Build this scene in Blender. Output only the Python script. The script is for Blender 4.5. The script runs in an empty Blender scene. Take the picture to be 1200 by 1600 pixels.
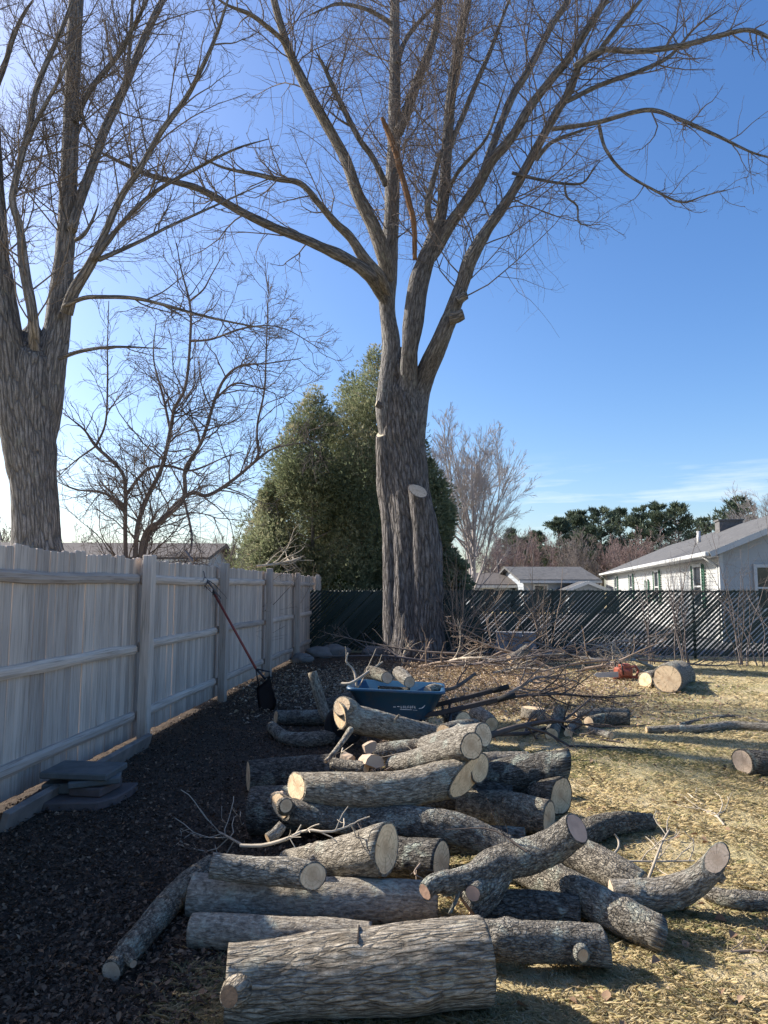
import bpy, bmesh, math, random
import numpy as np
from mathutils import Vector, Matrix, noise as mnoise
rad = math.radians
rnd = random.Random(7)
rng = np.random.default_rng(11)
sc = bpy.context.scene
COL = sc.collection

# ------------------------------------------------------------------ camera
EYE, PITCH, F, TILT0 = 1.5, rad(6.17), 1110.0, 0.0
cd = bpy.data.cameras.new('camera'); cam = bpy.data.objects.new('camera', cd); COL.objects.link(cam)
cam.location = (0, 0, EYE); cam.rotation_euler = (rad(90) + PITCH, 0, 0)
cd.sensor_fit = 'VERTICAL'; cd.sensor_height = 24.0; cd.lens = 24.0 * F / 1600.0
cd.clip_start = 0.05; cd.clip_end = 2000
sc.camera = cam
# ------------------------------------------------------------------ sky, sun, exposure
SUN_AZ, SUN_EL = rad(66), rad(35)          # azimuth left of the view direction
wd = bpy.data.worlds.new('World'); sc.world = wd; wd.use_nodes = True
nt = wd.node_tree; nt.nodes.clear()
out = nt.nodes.new('ShaderNodeOutputWorld'); bg = nt.nodes.new('ShaderNodeBackground')
sky = nt.nodes.new('ShaderNodeTexSky'); sky.sky_type = 'NISHITA'; sky.sun_disc = False
sky.sun_elevation = SUN_EL; sky.sun_rotation = -SUN_AZ
sky.air_density = 1.0; sky.dust_density = 1.7; sky.ozone_density = 3.0; sky.altitude = 50
bg.inputs['Strength'].default_value = 0.116
hs = nt.nodes.new('ShaderNodeHueSaturation'); hs.inputs['Saturation'].default_value = 1.25; hs.inputs['Hue'].default_value = 0.506
nt.links.new(sky.outputs[0], hs.inputs['Color'])
# thin cloud wisps low over the horizon all round
tc = nt.nodes.new('ShaderNodeTexCoord'); sx = nt.nodes.new('ShaderNodeSeparateXYZ'); nt.links.new(tc.outputs['Generated'], sx.inputs[0])
mp = nt.nodes.new('ShaderNodeMapping'); mp.inputs['Scale'].default_value = (3.2, 3.2, 34); mp.inputs['Location'].default_value = (0.35, 0.0, 1.1)
nt.links.new(tc.outputs['Generated'], mp.inputs[0])
cn = nt.nodes.new('ShaderNodeTexNoise'); cn.inputs['Scale'].default_value = 1.6; cn.inputs['Detail'].default_value = 7; cn.inputs['Roughness'].default_value = 0.6
nt.links.new(mp.outputs[0], cn.inputs['Vector'])
cr = nt.nodes.new('ShaderNodeMapRange'); cr.inputs[1].default_value = 0.52; cr.inputs[2].default_value = 0.74; nt.links.new(cn.outputs['Fac'], cr.inputs[0])
bandr = nt.nodes.new('ShaderNodeValToRGB'); e = bandr.color_ramp.elements; e[0].position = 0.05; e[0].color = (0, 0, 0, 1); e[1].position = 0.19; e[1].color = (0, 0, 0, 1)
e2 = e.new(0.11); e2.color = (.75, .75, .75, 1); nt.links.new(sx.outputs['Z'], bandr.inputs[0])
mm = nt.nodes.new('ShaderNodeMath'); mm.operation = 'MULTIPLY'; nt.links.new(cr.outputs[0], mm.inputs[0]); nt.links.new(bandr.outputs[0], mm.inputs[1])
mxc = nt.nodes.new('ShaderNodeMix'); mxc.data_type = 'RGBA'; nt.links.new(mm.outputs[0], mxc.inputs[0]); nt.links.new(hs.outputs[0], mxc.inputs[6]); mxc.inputs[7].default_value = (4.6, 5.1, 5.6, 1)
nt.links.new(mxc.outputs[2], bg.inputs[0]); nt.links.new(bg.outputs[0], out.inputs[0])
sl = bpy.data.lights.new('sun', 'SUN'); so = bpy.data.objects.new('sun', sl); COL.objects.link(so)
sl.energy = 5.0; sl.angle = rad(0.53); sl.color = (1.0, 0.93, 0.83)
SDIR = Vector((-math.sin(SUN_AZ) * math.cos(SUN_EL), math.cos(SUN_AZ) * math.cos(SUN_EL), math.sin(SUN_EL)))
so.rotation_euler = SDIR.to_track_quat('Z', 'Y').to_euler(); so.location = SDIR * 50
sc.view_settings.view_transform = 'Standard'; sc.view_settings.look = 'None'
sc.view_settings.gamma = 1.0; sc.view_settings.exposure = 0.95
sc.view_settings.use_curve_mapping = False

# ------------------------------------------------------------------ placing
cp, sp = math.cos(PITCH), math.sin(PITCH)
def W(px, py, Y):
    "world point of a photo position at forward distance Y"
    u, v = (px - 600) / F, (800 - py) / F
    t = Y / (cp - v * sp)
    return Vector((u * t, Y, EYE + (sp + v * cp) * t))
def tdist(py, Y): return Y / (cp - (800 - py) / F * sp)
def H(px, py, h):
    "world point of a photo position at height h"
    v = (800 - py) / F
    t = (h - EYE) / (sp + v * cp)
    return W(px, py, t * (cp - v * sp))
def on_ground(px, py, rpx):
    h = 0.05
    for _ in range(30):
        p = H(px, py, h); h = rpx * tdist(py, p.y) / F
    return p, h
def mpx(rpx, py, Y): return rpx * tdist(py, Y) / F

# ------------------------------------------------------------------ objects
def link(name, me, mat=None, parent=None, loc=None):
    o = bpy.data.objects.new(name, me); COL.objects.link(o)
    if me is not None and mat is not None and len(me.materials) == 0: me.materials.append(mat)
    if parent is not None: o.parent = parent
    if loc is not None: o.location = loc
    return o
def tag(o, label=None, cat=None, group=None, kind=None):
    if label: o['label'] = label
    if cat: o['category'] = cat
    if group: o['group'] = group
    if kind: o['kind'] = kind
    return o
def thing(name, label, cat, loc=(0, 0, 0), rz=0, group=None):
    o = bpy.data.objects.new(name, None); COL.objects.link(o)
    o.empty_display_size = 0.1; o.location = loc; o.rotation_euler = (0, 0, rz)
    return tag(o, label, cat, group)
def copy_tree(o, parent=None):
    c = o.copy(); COL.objects.link(c)
    if parent is not None: c.parent = parent
    for ch in o.children: copy_tree(ch, c)
    return c
def mesh_np(name, V, Fs, smooth=False, attrs=None):
    "V (n,3); Fs list of (m,k) int arrays"
    V = np.asarray(V, dtype=np.float32)
    if not isinstance(Fs, list): Fs = [Fs]
    me = bpy.data.meshes.new(name)
    me.vertices.add(len(V)); me.vertices.foreach_set('co', V.ravel())
    loops = np.concatenate([f.ravel() for f in Fs]).astype(np.int32)
    tot = np.concatenate([np.full(len(f), f.shape[1]) for f in Fs]).astype(np.int32)
    start = np.concatenate([[0], np.cumsum(tot)[:-1]]).astype(np.int32)
    me.loops.add(len(loops)); me.loops.foreach_set('vertex_index', loops)
    me.polygons.add(len(tot)); me.polygons.foreach_set('loop_start', start)
    if smooth: me.polygons.foreach_set('use_smooth', np.ones(len(tot), dtype=bool))
    if attrs:
        for k, a in attrs.items():
            a = np.asarray(a, dtype=np.float32)
            if a.ndim == 1: me.attributes.new(k, 'FLOAT', 'POINT').data.foreach_set('value', a)
            else: me.attributes.new(k, 'FLOAT_VECTOR', 'POINT').data.foreach_set('vector', a.ravel())
    me.update(); me.validate()
    return me
def bm_mesh(name, bm, smooth=False, bevel=0):
    if bevel: bmesh.ops.bevel(bm, geom=bm.edges[:], offset=bevel, segments=1, affect='EDGES', clamp_overlap=True)
    bmesh.ops.recalc_face_normals(bm, faces=bm.faces[:])
    me = bpy.data.meshes.new(name); bm.to_mesh(me); bm.free()
    if smooth:
        for p in me.polygons: p.use_smooth = True
    return me
def box(bm, c, s, rot=None):
    r = bmesh.ops.create_cube(bm, size=1.0)
    M = Matrix.Translation(Vector(c)) @ (rot.to_4x4() if rot is not None else Matrix.Identity(4)) @ Matrix.Diagonal((*s, 1))
    bmesh.ops.transform(bm, matrix=M, verts=r['verts'])
    return r['verts']
def cyl(bm, a, b, r1, r2=None, n=12):
    a, b = Vector(a), Vector(b); d = b - a
    r = bmesh.ops.create_cone(bm, cap_ends=True, segments=n, radius1=r1, radius2=r1 if r2 is None else r2, depth=d.length)
    M = Matrix.Translation((a + b) / 2) @ d.to_track_quat('Z', 'Y').to_matrix().to_4x4()
    bmesh.ops.transform(bm, matrix=M, verts=r['verts'])
def prism(bm, poly, z0, z1):
    n = len(poly)
    lo = [bm.verts.new((x, y, z0)) for x, y in poly]; hi = [bm.verts.new((x, y, z1)) for x, y in poly]
    bm.faces.new(lo[::-1]); bm.faces.new(hi)
    for i in range(n): bm.faces.new((lo[i], lo[(i + 1) % n], hi[(i + 1) % n], hi[i]))
def face(bm, pts): bm.faces.new([bm.verts.new(p) for p in pts])

# ------------------------------------------------------------------ materials
class NB:
    def __init__(s, name, rough=0.85, spec=0.25):
        s.m = bpy.data.materials.new(name); s.m.use_nodes = True
        s.t = s.m.node_tree; s.b = s.t.nodes['Principled BSDF']
        s.b.inputs['Roughness'].default_value = rough
        s.b.inputs['Specular IOR Level'].default_value = spec
    def n(s, ty, **kw):
        nd = s.t.nodes.new('ShaderNode' + ty)
        for k, v in kw.items():
            if k in nd.inputs: nd.inputs[k].default_value = v
            else: setattr(nd, k, v)
        return nd
    def l(s, a, b): s.t.links.new(a, b)
    def attr(s, name): return s.n('Attribute', attribute_name=name).outputs['Vector']
    def obj(s): return s.n('TexCoord').outputs['Object']
    def gen(s): return s.n('NewGeometry').outputs['Position']
    def rand(s): return s.n('ObjectInfo').outputs['Random']
    def mapv(s, v, scale=(1, 1, 1), loc=(0, 0, 0)):
        m = s.n('Mapping'); m.inputs['Scale'].default_value = scale; m.inputs['Location'].default_value = loc
        s.l(v, m.inputs['Vector']); return m.outputs[0]
    def noise(s, v, scale, detail=4, rough=0.55, dist=0.0):
        n = s.n('TexNoise', Scale=scale, Detail=detail, Roughness=rough, Distortion=dist)
        if v is not None: s.l(v, n.inputs['Vector'])
        return n.outputs['Fac']
    def ramp(s, fac, stops):
        r = s.n('ValToRGB'); e = r.color_ramp.elements
        while len(e) < len(stops): e.new(0.5)
        for el, (p, c) in zip(e, stops):
            el.position = p; el.color = (*c, 1) if len(c) == 3 else c
        s.l(fac, r.inputs['Fac']); return r.outputs['Color']
    def mix(s, fac, a, b, mode='MIX'):
        m = s.n('Mix', data_type='RGBA', blend_type=mode)
        for v, i in ((fac, 0), (a, 6), (b, 7)):
            if hasattr(v, 'links') or hasattr(v, 'is_linked'): s.l(v, m.inputs[i])
            else: m.inputs[i].default_value = v if i == 0 else (*v, 1)
        return m.outputs[2]
    def math(s, op, a, b=0.0):
        m = s.n('Math', operation=op)
        for v, i in ((a, 0), (b, 1)):
            if hasattr(v, 'is_linked'): s.l(v, m.inputs[i])
            else: m.inputs[i].default_value = v
        return m.outputs[0]
    def vadd(s, a, b):
        m = s.n('VectorMath', operation='ADD'); s.l(a, m.inputs[0]); s.l(b, m.inputs[1]); return m.outputs[0]
    def color(s, c):
        if hasattr(c, 'is_linked'): s.l(c, s.b.inputs['Base Color'])
        else: s.b.inputs['Base Color'].default_value = (*c, 1)
    def bump(s, h, strength=0.5, dist=0.01):
        b = s.n('Bump', Strength=strength, Distance=dist); s.l(h, b.inputs['Height'])
        s.l(b.outputs[0], s.b.inputs['Normal'])

def bark_mat(name, dark, mid, light, lichen=0.3, furrow=60, stretch=0.16, bump=0.008, lich_col=(.36, .40, .33), patch=5.0, crack=0, cstretch=.15, cw=.16, cs=.85, cb=1.1):
    b = NB(name, 0.92, 0.15)
    r = b.rand(); off = b.n('CombineXYZ'); b.l(b.math('MULTIPLY', r, 37.0), off.inputs[0]); b.l(b.math('MULTIPLY', r, 11.0), off.inputs[2])
    v = b.vadd(b.attr('bark'), off.outputs[0])
    f = b.noise(b.mapv(v, (1, 1, stretch)), furrow, 5, 0.6, 0.4)
    fine = b.noise(v, 240, 3, 0.6)
    speck = b.noise(b.mapv(v, (1, 1, .6)), 85, 6, 0.72)
    col = b.ramp(f, [(0.36, dark), (0.49, mid), (0.62, light)])
    col = b.mix(b.ramp(speck, [(0.36, (.8, .8, .8)), (0.56, (0, 0, 0))]), col, tuple(0.6 * x + .4 * y for x, y in zip(dark, mid)))
    ck = None
    if crack:
        dn = b.n('TexNoise', Scale=crack * .9, Detail=3); b.l(b.mapv(v, (1, 1, cstretch * 1.6)), dn.inputs['Vector'])
        sc_ = b.n('VectorMath', operation='SCALE'); b.l(dn.outputs['Color'], sc_.inputs[0]); sc_.inputs['Scale'].default_value = 0.9 / crack
        vo = b.n('TexVoronoi', feature='DISTANCE_TO_EDGE', Scale=crack); b.l(b.vadd(b.mapv(v, (1, 1, cstretch)), sc_.outputs[0]), vo.inputs['Vector'])
        ck = b.ramp(vo.outputs['Distance'], [(0.0, (0, 0, 0)), (cw, (.7, .7, .7)), (cw * 2.5, (1, 1, 1))])
        col = b.mix(b.math('MULTIPLY', b.math('SUBTRACT', 1.0, ck), cs), col, tuple(x * .6 for x in dark))
    lm = b.ramp(b.noise(v, patch, 4, 0.62, 0.3), [(0.50 + 0.12 * (1 - lichen), (0, 0, 0)), (0.60 + 0.12 * (1 - lichen), (1, 1, 1))])
    lf = b.math('MULTIPLY', lm, b.math('MULTIPLY', b.ramp(speck, [(0.35, (0, 0, 0)), (0.6, (1, 1, 1))]), min(1, lichen * 2)))
    col = b.mix(lf, col, lich_col)
    tint = b.ramp(r, [(0, (.74, .74, .75)), (0.5, (1, 1, 1)), (1, (1.0, .95, .87))])
    col = b.mix(1.0, col, tint, 'MULTIPLY')
    b.color(col)
    b.bump(b.math('ADD', b.math('ADD', f, b.math('MULTIPLY', speck, 0.6)), b.math('MULTIPLY', fine, 0.3)) if ck is None else b.math('ADD', b.math('ADD', b.math('MULTIPLY', f, .8), b.math('ADD', b.math('MULTIPLY', fine, 0.25), b.math('MULTIPLY', speck, .5))), b.math('MULTIPLY', ck, cb)), 1.0, bump * 2.2)
    return b.m
M_trunk = bark_mat('furrowed_bark', (.115, .102, .095), (.33, .30, .283), (.48, .445, .42), 0.15, 34, 0.2, 0.03, crack=13, cstretch=.15, cw=.14, cs=.68)
M_limb = bark_mat('limb_bark', (.10, .094, .09), (.245, .232, .225), (.37, .355, .34), 0.3, 30, 0.25, 0.014, crack=16, cstretch=.16, cw=.10, cs=.55, cb=.7)
M_trunk2 = bark_mat('neighbour_bark', (.17, .163, .16), (.32, .305, .30), (.45, .435, .425), 0.2, 36, 0.2, 0.02, crack=18, cstretch=.12, cw=.1, cs=.6)
M_log = bark_mat('log_bark', (.125, .108, .087), (.38, .34, .275), (.58, .53, .44), 0.5, 60, 0.35, 0.008, (.50, .53, .45), 6, crack=75, cstretch=.32, cw=.07, cs=.35, cb=.4)
M_logsmooth = bark_mat('smooth_log_bark', (.17, .15, .125), (.36, .325, .275), (.50, .465, .40), 0.5, 50, 0.6, 0.006, (.48, .51, .44), 6, crack=60, cstretch=.2, cw=.03, cs=.25, cb=.25)
M_logrough = bark_mat('ridged_log_bark', (.14, .118, .092), (.40, .35, .28), (.62, .555, .455), 0.35, 60, 0.22, 0.010, (.5, .5, .42), 5, crack=60, cstretch=.16, cw=.09, cs=.45, cb=.55)
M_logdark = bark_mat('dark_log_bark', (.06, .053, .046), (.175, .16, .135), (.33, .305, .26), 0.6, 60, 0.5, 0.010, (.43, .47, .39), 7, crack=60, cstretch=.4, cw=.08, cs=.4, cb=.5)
M_lichen = bark_mat('lichen_bark', (.09, .08, .067), (.30, .27, .225), (.54, .49, .40), 0.75, 52, 0.6, 0.012, (.50, .53, .45), 8, crack=80, cstretch=.5, cw=.08, cs=.35, cb=.5)
M_deadwood = bark_mat('torn_wood', (.10, .055, .03), (.26, .15, .09), (.42, .27, .17), 0.0, 40, 0.06, 0.01)

def cut_mat(name, a, c, heart):
    b = NB(name, 0.8, 0.2)
    v = b.attr('bark'); ln = b.n('VectorMath', operation='LENGTH')
    nz = b.noise(v, 14, 3); sx = b.n('CombineXYZ'); b.l(b.math('MULTIPLY', nz, 0.012), sx.inputs[0])
    b.l(b.vadd(v, sx.outputs[0]), ln.inputs[0])
    ring = b.math('SINE', b.math('MULTIPLY', ln.outputs['Value'], 900.0))
    col = b.mix(b.math('MULTIPLY_ADD', ring, 0.25), a, c)
    m = b.n('Math', operation='MULTIPLY_ADD'); b.l(ring, m.inputs[0]); m.inputs[1].default_value = 0.28; m.inputs[2].default_value = 0.4
    col = b.mix(m.outputs[0], a, c)
    ring2 = b.math('SINE', b.math('ADD', b.math('MULTIPLY', ln.outputs['Value'], 330.0), b.math('MULTIPLY', nz, 3.0)))
    col = b.mix(b.math('MULTIPLY', b.math('MAXIMUM', ring2, 0.0), .35), col, heart)
    hz = b.noise(b.mapv(v, (1, 1, 1)), 16, 5, 0.6)
    col = b.mix(b.ramp(hz, [(0.45, (0, 0, 0)), (0.72, (.75, .75, .75))]), col, heart)
    hr = b.ramp(ln.outputs['Value'], [(0.0, (.8, .8, .8)), (0.045, (0, 0, 0))])
    col = b.mix(hr, col, heart)
    an = b.n('SeparateXYZ'); b.l(v, an.inputs[0])
    at = b.n('Math', operation='ARCTAN2'); b.l(an.outputs[0], at.inputs[0]); b.l(an.outputs[1], at.inputs[1])
    cx = b.n('CombineXYZ'); b.l(b.math('MULTIPLY', at.outputs[0], 2.6), cx.inputs[0]); b.l(b.math('MULTIPLY', ln.outputs['Value'], 3.0), cx.inputs[1]); b.l(b.math('MULTIPLY', b.rand(), 60.0), cx.inputs[2])
    ray = b.noise(cx.outputs[0], 3.2, 4, .7)
    col = b.mix(b.ramp(ray, [(.58, (0, 0, 0)), (.64, (.8, .8, .8))]), col, tuple(x * .55 for x in heart))
    col = b.mix(1.0, col, b.ramp(b.rand(), [(0, (.78, .76, .74)), (.5, (.97, .97, .97)), (1, (1.08, 1.03, .95))]), 'MULTIPLY')
    b.color(col)
    b.bump(b.noise(b.mapv(v, (30, 300, 30)), 1.0, 3), 0.35, 0.003)
    return b.m
M_cut = cut_mat('sawn_wood', (.87, .69, .46), (.78, .59, .37), (.52, .34, .20))
M_cutgrey = cut_mat('weathered_cut', (.68, .55, .42), (.56, .44, .33), (.42, .31, .22))
M_cutstub = cut_mat('pale_stub_wood', (.66, .60, .45), (.60, .53, .38), (.5, .42, .3))

def plain(name, c, rough=0.7, var=0.25, scale=6.0, spec=0.3, bump=0.0, metal=0.0):
    b = NB(name, rough, spec)
    n = b.noise(b.obj(), scale, 5, 0.6)
    b.color(b.ramp(n, [(0.3, tuple(x * (1 - var) for x in c)), (0.7, tuple(min(1, x * (1 + var)) for x in c))]))
    if bump: b.bump(b.noise(b.obj(), scale * 6, 4), 0.5, bump)
    b.b.inputs['Metallic'].default_value = metal
    return b.m
def leafmat(name, stops, scale=3.0, transl=0.25, rough=0.7):
    b = NB(name, rough, 0.25)
    at = b.n('Attribute', attribute_name='tone').outputs['Fac']
    col = b.ramp(at, stops); b.color(col)
    if transl:
        tr = b.n('BsdfTranslucent'); b.l(col, tr.inputs['Color'])
        mx = b.n('MixShader'); mx.inputs[0].default_value = transl
        o = b.t.nodes['Material Output']
        b.l(b.b.outputs[0], mx.inputs[1]); b.l(tr.outputs[0], mx.inputs[2]); b.l(mx.outputs[0], o.inputs['Surface'])
    return b.m
M_twig = plain('twig_bark', (.16, .135, .125), 0.9, 0.3, 2.0, 0.15)
M_twig2 = plain('neighbour_twig_bark', (.15, .13, .12), 0.9, 0.25, 2.0, 0.15)
M_twigshrub = plain('shrub_twig_bark', (.13, .11, .105), 0.9, 0.3, 2.0, 0.15)
M_stick = plain('dry_stick', (.26, .20, .155), 0.9, 0.45, 3.0, 0.15)
M_stickpale = plain('pale_twig', (.42, .36, .28), 0.9, 0.3, 4.0, 0.15)
M_stickdark = plain('dark_stick', (.095, .078, .068), 0.9, 0.35, 4.0, 0.15)

# ------------------------------------------------------------------ tubes
def catmull(pts, vals, step):
    P = [np.array(p, float) for p in pts]; n = len(P)
    if n == 2:
        L = np.linalg.norm(P[1] - P[0]); k = max(2, int(L / step) + 1)
        t = np.linspace(0, 1, k)
        return P[0] + np.outer(t, P[1] - P[0]), vals[0] + t * (vals[1] - vals[0])
    Q, R = [], []
    for i in range(n - 1):
        p0 = P[i - 1] if i else 2 * P[0] - P[1]; p3 = P[i + 2] if i + 2 < n else 2 * P[-1] - P[-2]
        p1, p2 = P[i], P[i + 1]
        k = max(2, int(np.linalg.norm(p2 - p1) / step) + 1)
        for t in np.linspace(0, 1, k, endpoint=(i == n - 2)):
            Q.append(0.5 * (2 * p1 + (p2 - p0) * t + (2 * p0 - 5 * p1 + 4 * p2 - p3) * t * t + (3 * p1 - p0 - 3 * p2 + p3) * t ** 3))
            u = t * t * (3 - 2 * t); R.append(vals[i] + u * (vals[i + 1] - vals[i]))
    return np.array(Q), np.array(R)
def frames(Q):
    T = np.gradient(Q, axis=0); T /= np.linalg.norm(T, axis=1)[:, None] + 1e-9
    u = np.cross(T[0], (0, 0, 1.0))
    if np.linalg.norm(u) < 0.1: u = np.cross(T[0], (0, 1.0, 0))
    u /= np.linalg.norm(u); U = np.zeros_like(Q); U[0] = u
    for i in range(1, len(Q)):
        u = u - T[i] * (u @ T[i]); u /= np.linalg.norm(u); U[i] = u
    return T, U, np.cross(T, U)
def sweep(pts, radii, sides=20, step=0.02, lump=0.06, rough=0.0, seed=0, furrow=0, cutn=(None, None), caps=True, bumps=(), ring_fac=0.92):
    """bark mesh data for a log or limb; returns verts, faces, bark coords, rim rings"""
    Q, R = catmull(pts, radii, step); n = len(Q); T, U, Vv = frames(Q)
    s = np.concatenate([[0], np.cumsum(np.linalg.norm(np.diff(Q, axis=0), axis=1))])
    th = np.linspace(0, 2 * math.pi, sides, endpoint=False); c, sn = np.cos(th), np.sin(th)
    so_ = seed * 3.17
    rr = np.empty((n, sides))
    for i in range(n):
        r = R[i]
        for j in range(sides):
            a = mnoise.noise(Vector((c[j] * 0.9 + so_, sn[j] * 0.9, s[i] / (r * 5 + 1e-4))))
            d = 1 + lump * 1.6 * a
            if rough:
                d += rough * mnoise.noise(Vector((c[j] * 4 + so_, sn[j] * 4, s[i] / (r * 0.45 + 1e-4))))
            if furrow:
                w = c[j] * 5.5, sn[j] * 5.5
                q = mnoise.noise(Vector((w[0] + so_, w[1], s[i] * 1.3))) + 0.55 * mnoise.noise(Vector((w[0] * 2.3 + so_, w[1] * 2.3, s[i] * 2.6)))
                d += furrow * (abs(q) * 2 - 0.55)
            for (bs, bth, bw, bh) in bumps:      # knots
                dt = (th[j] - bth + math.pi) % (2 * math.pi) - math.pi
                e = ((s[i] - bs) / bw) ** 2 + (dt * r / bw) ** 2
                d += bh / r * math.exp(-e)
            rr[i, j] = r * d
    off = rr[:, :, None] * (c[None, :, None] * U[:, None, :] + sn[None, :, None] * Vv[:, None, :])
    P = Q[:, None, :] + off
    for end, nv in ((0, cutn[0]), (1, cutn[1])):
        if nv is None: continue
        nv = np.array(nv, float); nv /= np.linalg.norm(nv)
        e = 0 if end == 0 else n - 1; ax = -T[0] if end == 0 else T[-1]
        if ax @ nv < 0: nv = -nv
        k = -((P - Q[e]) @ nv) / (ax @ nv)         # >0: may still go outwards
        near = (np.abs(s - s[e]) < 3.5 * R[e])[:, None]
        kk = np.where(near & (k < 0), k, 0.0); kk[e] = k[e]
        P = P + kk[:, :, None] * ax
    bark = np.empty((n, sides, 3)); bark[:, :, 0] = R[:, None] * c; bark[:, :, 1] = R[:, None] * sn; bark[:, :, 2] = s[:, None]
    V = P.reshape(-1, 3); A = bark.reshape(-1, 3)
    i = np.arange(n - 1)[:, None] * sides; j = np.arange(sides)[None, :]; j2 = (j + 1) % sides
    Fq = np.stack([i + j, i + j2, i + sides + j2, i + sides + j], -1).reshape(-1, 4)
    Fs = [Fq]; rims = []
    if caps:
        tris = []
        for e in (0, n - 1):
            rim = P[e]; cen = rim.mean(0); base = len(V)
            inner = cen + (rim - cen) * np.array([ring_fac - .015 + .03 * mnoise.noise(Vector((c[q2] * 2.5 + so_, sn[q2] * 2.5, e))) for q2 in range(sides)])[:, None]
            V = np.vstack([V, inner, cen[None]]); A = np.vstack([A, bark[e] * 0.96, [[0, 0, s[e]]]])
            o = e * sides
            a, b2 = (np.arange(sides), (np.arange(sides) + 1) % sides)
            if e == 0:
                Fs.append(np.stack([o + b2, o + a, base + a, base + b2], -1)); tris.append(np.stack([base + b2, base + a, np.full(sides, base + sides)], -1))
            else:
                Fs.append(np.stack([o + a, o + b2, base + b2, base + a], -1)); tris.append(np.stack([base + a, base + b2, np.full(sides, base + sides)], -1))
            axis = -T[0] if e == 0 else T[-1]
            if cutn[0 if e == 0 else 1] is not None:
                nn = np.array(cutn[0 if e == 0 else 1], float); nn /= np.linalg.norm(nn)
                axis = nn if nn @ axis > 0 else -nn
            rims.append((cen, inner, axis))
        Fs.append(np.concatenate(tris))
    return V, Fs, A, rims
def cap_mesh(name, cen, inner, axis, lift=0.0015):
    S = len(inner); axis = np.array(axis)
    rings = [inner * f + cen * (1 - f) for f in (0.995, 0.6, 0.25)]
    V = np.vstack(rings + [cen[None]]) + axis * lift
    u = np.cross(axis, (0, 0, 1.0))
    if np.linalg.norm(u) < 0.1: u = np.array((1.0, 0, 0))
    u /= np.linalg.norm(u); w = np.cross(axis, u)
    cc = cen + (inner[0] - cen) * 0.12
    A = np.stack([(V - cc) @ u, (V - cc) @ w, np.zeros(len(V))], -1)
    a = np.arange(S); b = (a + 1) % S
    q = np.concatenate([np.stack([k * S + a, k * S + b, (k + 1) * S + b, (k + 1) * S + a], -1) for k in range(2)])
    t = np.stack([2 * S + a, 2 * S + b, np.full(S, 3 * S)], -1)
    fn = np.cross(V[b[0]] - V[0], V[S] - V[0])
    if fn @ axis < 0: q, t = q[:, ::-1], t[:, ::-1]
    return mesh_np(name, V, [q, t], False, {'bark': A})
_seed = [0]
def log(name, pts, radii, mat, label=None, cat=None, group=None, parent=None, capm=None, sides=24, step=None, branches=(), origin=True, show_caps=(1, 1), **kw):
    """a cut log as one thing: bark mesh plus a sawn face child at each end. branches: side stubs in the same mesh"""
    _seed[0] += 1
    step = step or max(0.012, min(radii) * 0.22)
    if label and sides >= 20:        # healed knots and a little crookedness
        lr = random.Random(_seed[0] * 77 + 5); Lg = sum((Vector(b) - Vector(a)).length for a, b in zip(pts, pts[1:])); rm = sum(radii) / len(radii)
        kw = dict(kw); kw['bumps'] = tuple(kw.get('bumps', ())) + tuple((lr.uniform(.12, .88) * Lg, lr.uniform(0, 6.28), rm * lr.uniform(.22, .5), rm * lr.uniform(.08, .2)) for _ in range(lr.randint(2, 4)))
        if len(pts) > 2: pts = [pts[0]] + [[c + lr.uniform(-.10, .10) * rm for c in p] for p in pts[1:-1]] + [pts[-1]]
        kw.setdefault('rough', .035)
    V, Fs, A, rims = sweep(pts, radii, sides, step, seed=_seed[0], **kw)
    allV, allF, allA, allr = [V], list(Fs), [A], [r for r, k in zip(rims, show_caps) if k]
    nb = len(V)
    for bp, br, bkw in branches:
        V2, F2, A2, r2 = sweep(bp, br, max(10, sides // 2), max(0.01, min(br) * 0.3), seed=_seed[0] + 50, **bkw)
        allV.append(V2); allA.append(A2); allF += [f + nb for f in F2]; nb += len(V2); allr.append(r2[1])
    V = np.vstack(allV); A = np.vstack(allA)
    org = np.array(pts[0], float) if origin and parent is None else np.zeros(3)
    o = link(name, mesh_np(name, V - org, allF, True, {'bark': A}), mat, parent, tuple(org))
    if label: tag(o, label, cat, group)
    for cen, inner, ax in allr:
        link('cut_face', cap_mesh('cut_face', cen - org, inner - org, ax), capm or M_cut, o)
    return o

def tubes(P, R, S=3):
    "P (N,K,3) R (N,K) -> verts, quads"
    N, K, _ = P.shape
    T = np.gradient(P, axis=1); T /= np.linalg.norm(T, axis=2, keepdims=True) + 1e-9
    m = P[:, -1] - P[:, 0]; ref = np.cross(m, np.where(np.abs(m[:, 2:3]) > 0.8 * np.linalg.norm(m, axis=1, keepdims=True), [[1.0, 0, 0]], [[0, 0, 1.0]]))
    ref /= np.linalg.norm(ref, axis=1, keepdims=True) + 1e-9
    U = ref[:, None, :] - T * np.sum(ref[:, None, :] * T, -1, keepdims=True); U /= np.linalg.norm(U, axis=2, keepdims=True) + 1e-9
    B = np.cross(T, U)
    th = np.linspace(0, 2 * math.pi, S, endpoint=False)
    V = P[:, :, None, :] + R[:, :, None, None] * (np.cos(th)[None, None, :, None] * U[:, :, None, :] + np.sin(th)[None, None, :, None] * B[:, :, None, :])
    i = (np.arange(N)[:, None, None] * K + np.arange(K - 1)[None, :, None]) * S; j = np.arange(S)[None, None, :]; j2 = (j + 1) % S
    Fq = np.stack([i + j, i + j2, i + S + j2, i + S + j], -1).reshape(-1, 4)
    return V.reshape(-1, 3), Fq
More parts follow.
